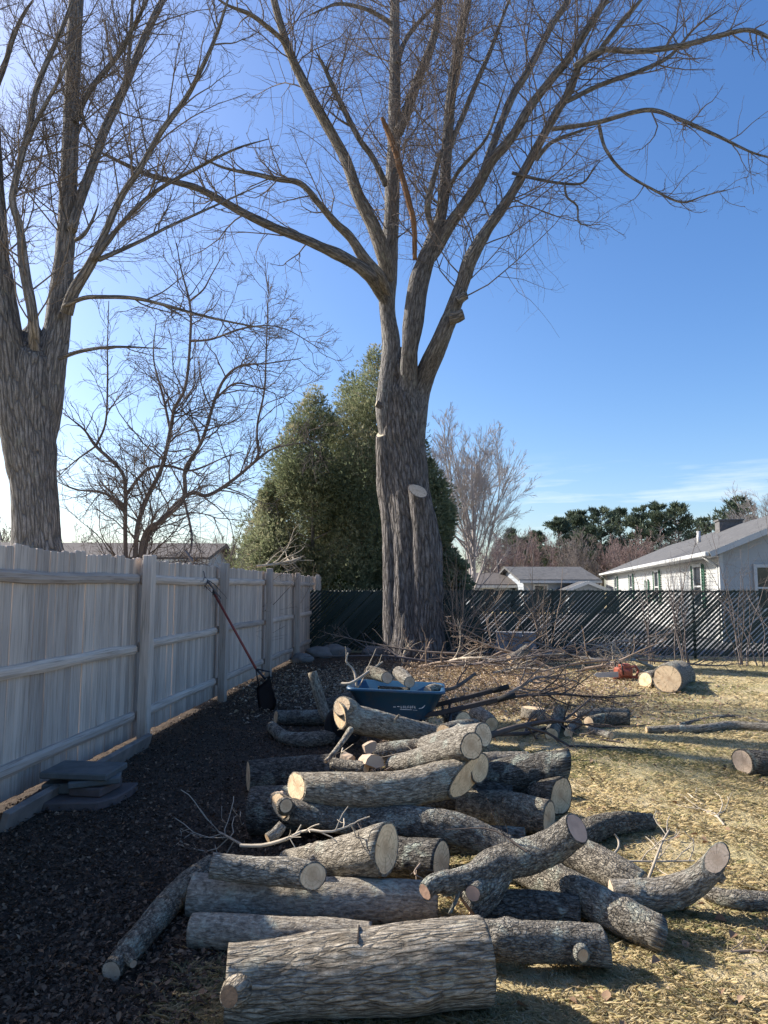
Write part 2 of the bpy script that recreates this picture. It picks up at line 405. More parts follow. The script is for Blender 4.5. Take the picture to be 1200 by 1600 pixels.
def resample(pts, vals, K):
    Q, R = catmull(pts, vals, max(1e-3, sum((Vector(b) - Vector(a)).length for a, b in zip(pts, pts[1:])) / 60))
    s = np.concatenate([[0], np.cumsum(np.linalg.norm(np.diff(Q, axis=0), axis=1))]); t = np.linspace(0, s[-1], K)
    return np.stack([np.interp(t, s, Q[:, k]) for k in range(3)], -1), np.interp(t, s, R)
def grow(P, R, n, t0=0.2, ang=(30, 65), lfac=0.5, lmin=0.2, lmax=3, K=6, wig=0.18, up=0.03, rfac=0.6, rmax=0.03, rtip=0.002, flat=0.0, tpow=1.0, g=None):
    g = g or rng; N, KP, _ = P.shape
    L = np.linalg.norm(np.diff(P, axis=1), axis=2).sum(1)
    idx = g.choice(N, n, p=L / L.sum()); t = t0 + (1 - t0) * g.random(n) ** tpow
    f = t * (KP - 1.001); i = f.astype(int); u = (f - i)[:, None]
    a, b = P[idx, i], P[idx, i + 1]; pos = a * (1 - u) + b * u
    T = b - a; T /= np.linalg.norm(T, axis=1, keepdims=True) + 1e-9
    rv = g.normal(size=(n, 3)); rv[:, 2] *= (1 - flat); rv -= T * np.sum(rv * T, 1, keepdims=True); rv /= np.linalg.norm(rv, axis=1, keepdims=True) + 1e-9
    an = np.radians(g.uniform(*ang, n))[:, None]
    d = np.cos(an) * T + np.sin(an) * rv
    ln = np.clip(L[idx] * lfac * (1.15 - t) * g.uniform(0.6, 1.35, n), lmin, lmax)
    r0 = np.minimum((R[idx, i] * (1 - u[:, 0]) + R[idx, i + 1] * u[:, 0]) * rfac, rmax)
    out = np.empty((n, K, 3)); out[:, 0] = pos; seg = (ln / (K - 1))[:, None]
    for k in range(1, K):
        d = d + g.normal(size=(n, 3)) * wig; d[:, 2] += up; d /= np.linalg.norm(d, axis=1, keepdims=True)
        out[:, k] = out[:, k - 1] + d * seg
    RR = r0[:, None] * np.linspace(1, 0.25, K)[None] ; RR = np.maximum(RR, rtip)
    return out, RR
def join(parts):
    Vs, Fs, nb = [], [], 0
    for V, Fq in parts: Vs.append(V); Fs.append(Fq + nb); nb += len(V)
    return np.vstack(Vs), np.concatenate(Fs)

# ------------------------------------------------------------------ ground
def lawn_material():
    b = NB('dormant_lawn', 0.95, 0.1); v = b.gen()
    n1 = b.noise(v, 0.55, 5, 0.6); n2 = b.noise(v, 9, 6, 0.65); n3 = b.noise(v, 60, 4, 0.6)
    c = b.ramp(n2, [(0.3, (.32, .25, .14)), (0.5, (.54, .44, .27)), (0.7, (.68, .57, .37))])
    c = b.mix(b.ramp(n1, [(0.42, (0, 0, 0)), (0.62, (.8, .8, .8))]), c, (.36, .33, .17))
    c = b.mix(b.math('MULTIPLY', n3, 0.5), c, (.22, .165, .09))
    b.color(c); b.bump(b.math('ADD', n2, n3), 0.8, 0.02); return b.m
xs = np.array([-600, -200, -80, -40, -20, -10, -5, 0, 5, 10, 20, 40, 80, 200, 600.]); ys = np.array([-60, -20, -5, 0, 5, 10, 15, 20, 30, 50, 90, 200, 800.])
gx, gy = np.meshgrid(xs, ys); Vg = np.stack([gx.ravel(), gy.ravel(), np.zeros(gx.size)], -1)
nx = len(xs); q = np.array([[r * nx + c, r * nx + c + 1, (r + 1) * nx + c + 1, (r + 1) * nx + c] for r in range(len(ys) - 1) for c in range(nx - 1)])
ground = tag(link('ground', mesh_np('ground', Vg, q), lawn_material()), kind='structure')
def bed_edge(Y):          # where the leaf bed along the fence gives way to lawn
    return float(np.interp(Y, [0, 2, 3, 4, 6, 8, 9, 10, 12, 14, 15.5, 18], [-1.1, -0.95, -0.6, -0.3, 0.2, 0.3, 0.1, 0.0, 0.2, 1.6, 5.0, 6])) + 0.18 * mnoise.noise(Vector((Y * 0.9, 3.1, 0)))
def fence_x(Y): return -2.936 + 0.067 * Y
bm = bmesh.new(); yy = np.linspace(0.5, 17.0, 67)
Lv = [bm.verts.new((fence_x(y) - 0.12, y, 0.006)) for y in yy]; Rv = [bm.verts.new((bed_edge(y), y, 0.006)) for y in yy]
for i in range(66): bm.faces.new((Lv[i], Rv[i], Rv[i + 1], Lv[i + 1]))
bmat = NB('leaf_mulch', 0.95, 0.1); v = bmat.gen()
n2 = bmat.noise(v, 14, 6, 0.7); n3 = bmat.noise(v, 70, 4, 0.6)
bmat.color(bmat.mix(bmat.math('MULTIPLY', n3, 0.6), bmat.ramp(n2, [(0.35, (.055, .043, .035)), (0.55, (.115, .088, .066)), (0.75, (.20, .155, .11))]), (.055, .042, .034)))
bmat.bump(bmat.math('ADD', n2, n3), 1.0, 0.03)
bed = tag(link('mulch_bed', bm_mesh('mulch_bed', bm), bmat.m), kind='structure')

bm = bmesh.new(); face(bm, [(1.2, 16.75, .004), (24, 12.6, .004), (30, 44, .004), (5.2, 44, .004)])
pv_ = NB('old_asphalt', .9, .2); pv_.color(pv_.ramp(pv_.noise(pv_.gen(), 3, 6, .7), [(.3, (.13, .13, .135)), (.7, (.22, .22, .225))]))
tag(link('driveway', bm_mesh('driveway', bm), pv_.m), kind='structure')

# ------------------------------------------------------------------ wooden fence
def fence_mat(name, sa, sb):
    b = NB(name, 0.88, 0.2); v = b.obj(); r = b.rand()
    off = b.n('CombineXYZ'); b.l(b.math('MULTIPLY', r, 31.0), off.inputs[0]); b.l(b.math('MULTIPLY', r, 17.0), off.inputs[2])
    vv = b.vadd(v, off.outputs[0])
    g1 = b.noise(b.mapv(vv, sa), 1.0, 5, 0.6, 0.6); g2 = b.noise(b.mapv(vv, sb), 1.0, 4, 0.6)
    c = b.ramp(g1, [(0.33, (.38, .315, .26)), (0.47, (.60, .51, .435)), (0.7, (.70, .61, .53))])
    c = b.mix(b.ramp(g2, [(0.45, (0, 0, 0)), (0.75, (.6, .6, .6))]), c, (.38, .32, .275))
    c = b.mix(1.0, c, b.ramp(r, [(0, (.68, .67, .67)), (0.5, (.93, .92, .91)), (1, (1.10, 1.08, 1.05))]), 'MULTIPLY')
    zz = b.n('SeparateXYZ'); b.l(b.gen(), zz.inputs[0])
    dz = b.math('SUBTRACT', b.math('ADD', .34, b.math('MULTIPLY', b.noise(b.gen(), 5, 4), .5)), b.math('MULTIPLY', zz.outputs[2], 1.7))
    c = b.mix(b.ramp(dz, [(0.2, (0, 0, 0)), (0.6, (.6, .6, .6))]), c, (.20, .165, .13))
    b.color(c); b.bump(g1, 0.6, 0.004); return b.m
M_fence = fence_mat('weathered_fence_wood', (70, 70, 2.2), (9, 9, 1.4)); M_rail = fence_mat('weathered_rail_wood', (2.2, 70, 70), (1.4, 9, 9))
FA = Vector((fence_x(0), 0, 0)); FD = Vector((0.067, 1, 0)).normalized(); FN = Vector((FD.y, -FD.x, 0))   # FN to our side
fence = thing('board_fence', 'long weathered grey wooden board fence down the left side of the yard', 'fence', FA, math.atan2(FD.y, FD.x))
def fpart(name, me, y, off_n=0.0, z=0.0, rot=None, parent=None):
    o = link(name, me, M_fence, fence); o.location = ((y) / FD.y, -off_n, z)
    if rot: o.rotation_euler = rot
    return o
picket_meshes = []
for k in range(5):
    bm = bmesh.new(); h = 1.745 + 0.005 * (k - 2); w = 0.0925
    pr = [(-w / 2, 0.0), (w / 2, 0.0), (w / 2, h - 0.007 - 0.004 * (k % 2)), (w / 2 - 0.012, h), (-w / 2 + 0.010, h + 0.002 * (k - 2)), (-w / 2, h - 0.009)]
    lo = [bm.verts.new((x, 0.011, z)) for x, z in pr]; hi = [bm.verts.new((x, -0.011, z)) for x, z in pr]
    bm.faces.new(lo); bm.faces.new(hi[::-1])
    for i in range(len(pr)): bm.faces.new((lo[i], hi[i], hi[(i + 1) % len(pr)], lo[(i + 1) % len(pr)]))
    picket_meshes.append(bm_mesh('picket', bm, False, 0.003))
posts_y = [1.9, 4.5, 7.1, 9.7, 12.4, 15.0, 17.6]
y = 1.6
while y < 17.62:
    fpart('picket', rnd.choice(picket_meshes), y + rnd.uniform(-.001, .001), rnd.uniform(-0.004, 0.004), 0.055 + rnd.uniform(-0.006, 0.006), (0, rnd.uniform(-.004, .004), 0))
    y += 0.0953
for k, py_ in enumerate(posts_y):
    bm = bmesh.new(); h = 1.845 + 0.012 * math.sin(k * 2.1)
    box(bm, (0, 0, h / 2), (0.115, 0.10, h)); bmesh.ops.subdivide_edges(bm, edges=[e for e in bm.edges if abs(e.verts[0].co.z - e.verts[1].co.z) > 1], cuts=14)
    for vtx in bm.verts:
        q_ = mnoise.noise_vector(Vector((k * 5.0, vtx.co.z * 1.6, 0))); vtx.co.x += q_.x * 0.012; vtx.co.y += q_.y * 0.008
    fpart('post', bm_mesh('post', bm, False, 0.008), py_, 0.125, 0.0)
for a, b_ in zip(posts_y[:-1], posts_y[1:]):
    for hz in (1.60, 0.93, 0.26):
        bm = bmesh.new(); L = (b_ - a) / FD.y - 0.12; n = 18
        secs = [(-0.046, 0.0), (-0.042, -0.028), (-0.015, -0.044), (0.02, -0.044), (0.044, -0.026), (0.046, 0.0)]
        wob = rnd.uniform(-.02, .02); rings = []
        for i in range(n + 1):
            t = i / n; sag = 0.014 * mnoise.noise(Vector((a, hz * 5, t * 3))) + wob * (t - .5)
            kx = 1 + 0.13 * mnoise.noise(Vector((a * 2, hz * 9, t * 7)))
            rings.append([bm.verts.new(((t - .5) * L, yy_ * kx, zz_ * kx + sag)) for zz_, yy_ in secs])
        for i in range(n):
            for j in range(len(secs)):
                j2 = (j + 1) % len(secs); bm.faces.new((rings[i][j], rings[i + 1][j], rings[i + 1][j2], rings[i][j2]))
        bm.faces.new(rings[0]); bm.faces.new(rings[-1][::-1])
        o = fpart('rail', bm_mesh('rail', bm), (a + b_) / 2, 0.0135, hz + rnd.uniform(-.015, .015))
        o.rotation_euler = (0, 0, 0); o.data.materials[0] = M_rail
# the rail profile faces our side: mirror local y because the fence's local +y is the far side
bm = bmesh.new(); box(bm, (0, 0, 0.9), (0.10, 0.23, 1.8)); fpart('end_post', bm_mesh('end_post', bm, False, 0.01), 17.78, 0.06)
bm = bmesh.new(); box(bm, (0, 0, 0.075), (2.4, 0.05, 0.13)); o = fpart('ground_board', bm_mesh('ground_board', bm, False, 0.006), 5.75, 0.25, 0.0); o.data.materials[0] = plain('old_board', (.22, .19, .165), .9, .3, 5); o.rotation_euler = (rad(14), 0, rad(1.5))

# ------------------------------------------------------------------ slatted chain link fence
CA, CB = Vector((-2.4, 17.3, 0)), Vector((12.5, 14.5, 0)); CD = (CB - CA).normalized(); CL = (CB - CA).length
cl = thing('slatted_fence', 'dark green slatted chain link fence across the back of the yard', 'fence', CA, math.atan2(CD.y, CD.x))
bq = NB('green_plastic_slat', 0.45, 0.4); rr_ = bq.rand()
bq.color(bq.ramp(rr_, [(0, (.006, .018, .018)), (0.6, (.012, .032, .03)), (1, (.03, .05, .05))])); M_slat = bq.m
M_wire = plain('fence_wire', (.02, .04, .035), 0.5, 0.2, 5, 0.4)
def slat_mesh(w, x0, x1, zb, zt):      # parallelogram from (x0,zb) to (x1,zt); w horizontal width
    bm = bmesh.new(); lo = []; hi = []
    for y_, lst in ((-0.004, lo), (0.004, hi)):
        for x, z in ((x0 - w / 2, zb), (x0 + w / 2, zb), (x1 + w / 2, zt), (x1 - w / 2, zt)): lst.append(bm.verts.new((x, y_, z)))
    bm.faces.new(lo); bm.faces.new(hi[::-1])
    for i in range(4): bm.faces.new((lo[i], hi[i], hi[(i + 1) % 4], lo[(i + 1) % 4]))
    return bm_mesh('slat', bm)
PIT, ZB, ZT = 0.098, 0.06, 1.47; RUN = ZT - ZB
wide, mid_, thin = slat_mesh(0.097, 0, RUN, ZB, ZT), slat_mesh(0.082, 0, RUN, ZB, ZT), slat_mesh(0.066, 0, RUN, ZB, ZT)
x = -RUN + 0.03
while x < CL - 0.02:
    xm = x + RUN / 2
    if xm < 3.9: me = wide if rnd.random() < 0.6 else thin
    elif xm < 8.0: me = mid_ if rnd.random() < 0.75 else (wide if rnd.random() < 0.6 else thin)
    else: me = thin if rnd.random() < 0.85 else mid_
    if x < 0 or x + RUN > CL:
        xa, xb = max(0.0, x), min(CL, x + RUN)
        me = slat_mesh(0.07, xa - x, xb - x, ZB + xa - x, ZB + xb - x)
    link('slat', me, M_slat, cl, (x, rnd.uniform(-.002, .002), rnd.uniform(-.01, .01))); x += PIT
bm = bmesh.new(); k = 0
x = 0.0
while x < CL:
    xb = max(0, x - RUN); a = (x, -0.008, ZB); e = (xb, -0.008, ZB + x - xb)
    if x - xb > 0.05: cyl(bm, a, e, 0.0022, n=4)
    cyl(bm, (x, -0.008, ZT - 0.02), (x + 0.028, -0.008, ZT + 0.035), 0.003, n=4); cyl(bm, (x + 0.056, -0.008, ZT - 0.02), (x + 0.028, -0.008, ZT + 0.035), 0.003, n=4)
    x += 0.098
link('wire_mesh', bm_mesh('wire_mesh', bm), M_wire, cl)
bm = bmesh.new(); cyl(bm, (0, .03, ZT - .03), (CL, .03, ZT - .03), 0.018, n=8); link('top_rail', bm_mesh('top_rail', bm, True), M_wire, cl)
bm = bmesh.new(); cyl(bm, (0, 0, 0), (0, 0, 1.5), 0.03, n=10); pm = bm_mesh('post', bm, True)
x = 0.3
while x < CL: link('post', pm, M_wire, cl, (x, .07, 0)); x += 3.0

# ------------------------------------------------------------------ houses
def siding(bm, a, b, z0, z1, pitch=0.115, out=0.016, gable=None):
    "sawtooth lap siding between plan points a and b (outside on the right of a->b); gable(x along)->top"
    a, b = Vector((*a, 0)), Vector((*b, 0)); d = (b - a); L = d.length; d.normalize(); nrm = Vector((d.y, -d.x, 0))
    z = z0
    while z < z1 - 1e-4:
        zt = min(z + pitch, z1); l0, r0, l1, r1 = 0, L, 0, L
        if gable:
            (l0, r0), (l1, r1) = gable(z), gable(zt)
        if r0 - l0 > 0.02:
            p = [a + d * l0 + nrm * out, a + d * r0 + nrm * out, a + d * r1 + nrm * 0.002, a + d * max(l1, 0) + nrm * 0.002]
            face(bm, [(p[0].x, p[0].y, z), (p[1].x, p[1].y, z), (p[2].x, p[2].y, zt), (p[3].x, p[3].y, zt)])
            i0, i1 = a + d * l0, a + d * r0
            face(bm, [(i0.x, i0.y, z), (i1.x, i1.y, z), (p[1].x, p[1].y, z), (p[0].x, p[0].y, z)])
        z = zt
M_white = plain('white_siding', (.42, .42, .405), 0.5, 0.05, 2.0, 0.3)
M_trim = plain('white_trim', (.52, .52, .50), 0.45, 0.04, 2.0, 0.3)
M_shut = plain('green_shutter', (.05, .13, .085), 0.5, 0.2, 3.0, 0.3)
M_glass = NB('window_glass', 0.05, 0.8); M_glass.color((.02, .025, .03)); M_glass = M_glass.m
rb = NB('grey_shingles', 0.9, 0.2); v = rb.obj()
bk = rb.n('TexBrick', Scale=3.0); rb.l(v, bk.inputs['Vector']); bk.inputs['Mortar Size'].default_value = 0.012
rb.color(rb.ramp(rb.noise(v, 3.5, 6, 0.7), [(0.3, (.07, .07, .072)), (0.7, (.15, .148, .146))])); rb.bump(bk.outputs['Fac'], 0.4, 0.02); M_roof = rb.m
rb = NB('brown_shingles', 0.9, 0.2); rb.color(rb.ramp(rb.noise(rb.obj(), 3.5, 6, 0.7), [(0.3, (.08, .07, .065)), (0.7, (.14, .125, .115))])); M_roofb = rb.m
M_greyw = plain('grey_siding', (.30, .33, .36), 0.6, 0.08, 2.0)
M_brick = plain('chimney_brick', (.12, .115, .115), 0.9, 0.3, 9.0)
def window(parent, origin, d, nrm, s, z, w, h, shutters=True):
    "framed double hung window on a wall point: origin + d*s"
    c = Vector(origin) + Vector(d) * s; d = Vector(d) if Vector(d).cross(Vector(nrm) * -1).z > 0 else -Vector(d); R = Matrix((Vector(d), Vector(nrm) * -1, Vector((0, 0, 1)))).transposed()
    e = link('window', None, None, parent); e.location = c + Vector(nrm) * 0.045 + Vector((0, 0, z)); e.rotation_euler = R.to_euler()
    bm = bmesh.new()
    for x0 in (-w / 2 - .04, w / 2 + .04): box(bm, (x0, -.012, h / 2), (.09, .05, h + .18))
    for z0 in (-.04, h + .04): box(bm, (0, -.015, z0), (w - .012, .05, .09))
    box(bm, (0, -.005, h / 2), (w - .012, .04, .05))
    link('frame', bm_mesh('frame', bm), M_trim, e)
    bm = bmesh.new(); box(bm, (0, .012, h * .75), (w, .01, h * .46)); link('pane', bm_mesh('pane', bm), M_glass, e)
    bm = bmesh.new(); box(bm, (0, .018, h * .25), (w, .01, h * .46)); link('pane', bm_mesh('pane', bm), M_glass, e)
    if shutters:
        bm = bmesh.new()
        for x0 in (-.13, .13): box(bm, (x0, 0, 0), (.045, .035, h + .1))
        for i in range(int(h / .09)): box(bm, (0, .004, -h / 2 + .045 + i * .09), (.21, .02, .06), Matrix.Rotation(rad(25), 3, 'X'))
        sm = bm_mesh('shutter', bm)
        for x0 in (-w / 2 - .26, w / 2 + .26): link('shutter', sm, M_shut, e, (x0, -.02, h / 2))
    return e
# white ranch house, its near corner behind the fence on the right
wh = thing('ranch_house', 'long white ranch house with green shutters beyond the back fence', 'house')
C1 = Vector((9.6, 20.3, 0)); ldir = Vector((6.0, 30.0, 0)).normalized(); gdir = Vector((ldir.y, -ldir.x, 0)); HL, HW, HE = 29.5, 8.2, 2.58
C2, C3, C4 = C1 + ldir * HL, C1 + ldir * HL + gdir * HW, C1 + gdir * HW
pit = 0.42
bm = bmesh.new(); siding(bm, C2.to_2d(), C1.to_2d(), 0, HE); link('wall', bm_mesh('wall', bm), M_white, wh)
bm = bmesh.new(); siding(bm, C1.to_2d(), C4.to_2d(), 0, HE + HW / 2 * pit, gable=lambda z: (0, HW) if z <= HE else ((z - HE) / pit, HW - (z - HE) / pit)); link('wall', bm_mesh('wall', bm), M_white, wh)
bm = bmesh.new(); siding(bm, C4.to_2d(), C3.to_2d(), 0, HE, 0.4); siding(bm, C3.to_2d(), C2.to_2d(), 0, HE + HW / 2 * pit, 0.4, gable=lambda z: (0, HW) if z <= HE else ((z - HE) / pit, HW - (z - HE) / pit)); link('wall', bm_mesh('wall', bm), M_white, wh)
def roof_slab(parent, C, l, g, L, Wd, he, pit, mat, ov=0.35, th=0.12):
    for sgn in (0, 1):
        e0 = C - l * ov + (g * (Wd + ov) if sgn else -g * ov); e1 = e0 + l * (L + 2 * ov)
        zr, ze = he + Wd / 2 * pit + th, he - ov * pit + th
        r0 = C - l * ov + g * (Wd / 2); r1 = r0 + l * (L + 2 * ov)
        bm = bmesh.new()
        top = [Vector((*e0.to_2d(), ze)), Vector((*e1.to_2d(), ze)), Vector((*r1.to_2d(), zr)), Vector((*r0.to_2d(), zr))]
        vt = [bm.verts.new(p) for p in top]; vb = [bm.verts.new(p - Vector((0, 0, th))) for p in top]
        bm.faces.new(vt); bm.faces.new(vb[::-1])
        for i in range(4): bm.faces.new((vt[i], vb[i], vb[(i + 1) % 4], vt[(i + 1) % 4]))
        link('roof', bm_mesh('roof', bm), mat, parent)
roof_slab(wh, C1, ldir, gdir, HL, HW, HE, pit, M_roof)
R2 = Matrix((ldir, -gdir, Vector((0, 0, 1)))).transposed()
bm = bmesh.new(); ge = C1 - gdir * 0.43 + ldir * (HL / 2); box(bm, (ge.x, ge.y, HE - .10), (HL + .7, .13, .13), R2.to_3x3()); link('gutter', bm_mesh('gutter', bm, False, .02), M_trim, wh)
bm = bmesh.new(); se = C1 - gdir * 0.18 + ldir * (HL / 2); box(bm, (se.x, se.y, HE - .16), (HL + .6, .33, .02), R2.to_3x3()); link('soffit', bm_mesh('soffit', bm), M_trim, wh)
for s0 in (0.12, HL - 0.2):
    bm = bmesh.new(); p = C1 + ldir * s0 - gdir * 0.06; q1 = C1 + ldir * s0 - gdir * 0.43
    cyl(bm, (p.x, p.y, .1), (p.x, p.y, HE - .45), .04, n=8); cyl(bm, (p.x, p.y, HE - .45), (q1.x, q1.y, HE - .16), .04, n=8)
    link('downpipe', bm_mesh('downpipe', bm, True), M_trim, wh)
for s0, w in ((2.6, .95), (10.0, .85), (12.5, .3), (17.5, .8), (24.0, .8)):
    window(wh, C1, ldir, -gdir, s0, 0.95, w, 1.25 if w > .4 else .9)
for s0, w in ((1.3, .75), (3.6, .95), (6.4, .9)): window(wh, C1, gdir, -ldir, s0, 0.95, w, 1.15, s0 != 1.3)
for s0 in (0.02,):
    bm = bmesh.new(); box(bm, (C1.x, C1.y, HE / 2), (.11, .11, HE), R2.to_3x3()); link('corner_trim', bm_mesh('corner_trim', bm), M_trim, wh)
# rake boards
bm = bmesh.new()
for sg in (0, 1):
    a = C1 - ldir * .37 + (gdir * HW if sg else Vector()) + Vector((0, 0, HE)); e = C1 - ldir * .37 + gdir * HW / 2 + Vector((0, 0, HE + HW / 2 * pit))
    if not sg: a = a - gdir * .35 - Vector((0, 0, .35 * pit))
    m_ = (a + e) / 2; d_ = (e - a); X = d_.normalized(); Yv = -ldir; Z = X.cross(Yv)
    box(bm, m_ + Vector((0, 0, .03)), (d_.length, .03, .16), Matrix((X, Yv, Z)).transposed())
link('rake_board', bm_mesh('rake_board', bm), M_trim, wh)
bm = bmesh.new(); p = C1 + ldir * 10.5 + gdir * 1.8; cyl(bm, (p.x, p.y, HE + .6), (p.x, p.y, 3.95), .08, n=10); link('vent_pipe', bm_mesh('vent_pipe', bm, True), M_trim, wh)
bm = bmesh.new(); p = C1 + ldir * 13.5 + gdir * 3.8; box(bm, (p.x, p.y, HE + 1.65), (.8, 1.0, .75), R2.to_3x3()); box(bm, (p.x, p.y, HE + 2.06), (.9, 1.1, .07), R2.to_3x3()); link('chimney', bm_mesh('chimney', bm), M_brick, wh)

def simple_house(name, label, C, ang, L, Wd, he, pit, wall, roofm, wins=(), chimney=None, front_gable=None):
    t = thing(name, label, 'house'); C = Vector((*C, 0)); l = Vector((math.cos(ang), math.sin(ang), 0)); g = Vector((-l.y, l.x, 0))
    a, b_, c_, d_ = C, C + l * L, C + l * L + g * Wd, C + g * Wd
    gb = lambda z: (0, Wd) if z <= he else ((z - he) / pit, Wd - (z - he) / pit)
    bm = bmesh.new(); siding(bm, a.to_2d(), b_.to_2d(), 0, he, .2); link('wall', bm_mesh('wall', bm), wall, t)
    bm = bmesh.new(); siding(bm, b_.to_2d(), c_.to_2d(), 0, he + Wd / 2 * pit, .2, gable=gb); link('wall', bm_mesh('wall', bm), wall, t)
    bm = bmesh.new(); siding(bm, c_.to_2d(), d_.to_2d(), 0, he, .2); link('wall', bm_mesh('wall', bm), wall, t)
    bm = bmesh.new(); siding(bm, d_.to_2d(), a.to_2d(), 0, he + Wd / 2 * pit, .2, gable=gb); link('wall', bm_mesh('wall', bm), wall, t)
    roof_slab(t, C, l, g, L, Wd, he, pit, roofm, .4, .14)
    R_ = Matrix((l, g, Vector((0, 0, 1)))).transposed()
    bm = bmesh.new(); p = C + l * L / 2 - g * .46; box(bm, (p.x, p.y, he - .10), (L + .8, .1, .16), R_); link('fascia', bm_mesh('fascia', bm), M_trim, t)
    for s0, z0, w, h in wins: window(t, C, l, -g, s0, z0, w, h, False)
    if chimney:
        p = C + l * chimney[0] + g * chimney[1]; bm = bmesh.new(); zr = he + Wd / 2 * pit
        box(bm, (p.x, p.y, zr - .1), (.7, .6, 1.3), R_); box(bm, (p.x, p.y, zr + .58), (.8, .7, .1), R_); link('chimney', bm_mesh('chimney', bm), M_brick, t)
    if front_gable:
        s0, w, proj, zh = front_gable; A = C + l * s0 - g * proj; p2 = 0.38
        gb2 = lambda z: (0, w) if z <= zh else ((z - zh) / p2, w - (z - zh) / p2)
        bm = bmesh.new(); siding(bm, A.to_2d(), (A + l * w).to_2d(), 0, zh + w / 2 * p2, .2, gable=gb2); link('front_gable', bm_mesh('front_gable', bm), wall, t)
        bm = bmesh.new(); siding(bm, (A + l * w).to_2d(), (A + l * w + g * proj).to_2d(), 0, zh, .2); siding(bm, (A + g * proj).to_2d(), A.to_2d(), 0, zh, .2); link('porch_wall', bm_mesh('porch_wall', bm), wall, t)
        roof_slab(t, A, g, -l, proj + 1.5, -w, zh, -p2, roofm, .25, .12) if False else None
        bm = bmesh.new()
        for sg in (0, 1):
            a0 = A - g * .3 + (l * (w + .3) if sg else -l * .3); zz = zh - .3 * p2
            e0 = A - g * .3 + l * w / 2; zr = zh + w / 2 * p2
            top = [Vector((*a0.to_2d(), zz + .1)), Vector((*(a0 + g * (proj + 2)).to_2d(), zz + .1)), Vector((*(e0 + g * (proj + 2)).to_2d(), zr + .1)), Vector((*e0.to_2d(), zr + .1))]
            vt = [bm.verts.new(q_) for q_ in top]; vb = [bm.verts.new(q_ - Vector((0, 0, .1))) for q_ in top]
            bm.faces.new(vt); bm.faces.new(vb[::-1])
            for i in range(4): bm.faces.new((vt[i], vb[i], vb[(i + 1) % 4], vt[(i + 1) % 4]))
        link('porch_roof', bm_mesh('porch_roof', bm), roofm, t)
        bm = bmesh.new()
        for sg in (0, 1):
            a0 = A - g * .33 + (l * (w + .3) if sg else -l * .3) + Vector((0, 0, zh - .3 * p2 + .03)); e0 = A - g * .33 + l * w / 2 + Vector((0, 0, zh + w / 2 * p2 + .03))
            X = (e0 - a0).normalized(); box(bm, (a0 + e0) / 2, ((e0 - a0).length, .04, .2), Matrix((X, g, X.cross(g))).transposed())
        link('rake_board', bm_mesh('rake_board', bm), M_trim, t)
    return t
simple_house('neighbour_house', 'low grey house with a small white trimmed gable left of the white ranch house', (9.0, 46), rad(4), 4.6, 7.0, 2.05, .24, M_greyw, M_roof, ((1.1, .7, .8, 1.0),), None, (2.3, 2.2, 2.0, 1.45))
simple_house('neighbour_house', 'brown roofed grey house seen just right of the big trunk', (6.1, 48), rad(0), 2.4, 7.0, 1.75, .22, M_greyw, M_roofb, ((.9, .6, .7, .9),))
simple_house('neighbour_house', 'brown roofed house behind the left end of the wooden fence', (-17.5, 26), rad(4), 10.6, 8.0, 2.6, .18, M_greyw, M_roofb, ((3, 1, 1, 1.1), (7, 1, 1, 1.1)))
simple_house('neighbour_house', 'house with a chimney behind the bare shrub at the fence', (-13.2, 38), rad(-6), 8.2, 6.0, 2.15, .32, M_greyw, M_roofb, ((3, .9, 1, 1.1),), (5.2, 2.4))
# grey cabinet-like block seen against the slatted fence
pc = W(808, 1000, 15.2); bmx = thing('block_stack', 'low stack of blue grey blocks at the foot of the slatted fence', 'blocks', (pc.x, 15.35, 0), math.atan2(CD.y, CD.x))
M_blk = plain('blue_grey_block', (.27, .275, .29), 0.85, 0.15, 6, bump=.004); bm = bmesh.new(); box(bm, (0, 0, 0), (.27, .22, .19)); km = bm_mesh('block', bm, False, .008)
for r_ in range(3):
    for c_ in range(3): link('block', km, M_blk, bmx, ((c_ - 1) * .285 + rnd.uniform(-.01, .01), rnd.uniform(-.02, .02), .097 + r_ * .197))

# ------------------------------------------------------------------ the big maple
TY = 15.5
def limbpts(lst, Y0, dY=0.0, prog=None):
    pts, rs = [], []
    n = len(lst)
    for i, e in enumerate(lst):
        px, py, r_ = e[:3]; Yv = e[3] if len(e) > 3 else Y0 + dY * (i / max(1, n - 1))
        pts.append(W(px, py, Yv)); rs.append(mpx(r_, py, Yv))
    return pts, rs
maple = thing('maple_tree', 'tall bare maple with a thick furrowed trunk before the slatted fence', 'tree', (W(645, 1030, TY).x, TY, 0))
def tl(parent, name, lst, Y0, dY, mat, sides=14, step=0.12, lump=0.07, rough=0.03, **kw):
    pts, rs = limbpts(lst, Y0, dY); org = Vector(parent.location)
    if name in ('limb', 'stem', 'branch'): rs = [r_ * (1.0 if e[1] > 520 and name == 'limb' else .97 if e[1] > 400 and name == 'limb' else (.85 if parent.name == 'maple_tree' else .78) if name == 'limb' else .66) for r_, e in zip(rs, lst)]
    if name in ('limb', 'stem', 'branch') and rs[-1] < .035: rs[-1] = min(rs[-1], .007); rs[-2] *= .8
    _seed[0] += 1
    V, Fs, A, rims = sweep(pts, rs, sides, step, seed=_seed[0], lump=lump, rough=rough, **kw)
    o = link(name, mesh_np(name, V - np.array(org), Fs, True, {'bark': A}), mat, parent)
    return o, pts, rs, rims
tl(maple, 'trunk', [(645, 1048, 58), (647, 1020, 48), (647, 960, 43), (646, 850, 42), (636, 760, 37), (628, 690, 35), (624, 630, 31), (622, 585, 22), (620, 545, 10)], TY, 0.0, M_trunk, 72, 0.05, 0.09, 0.0, furrow=0.05)
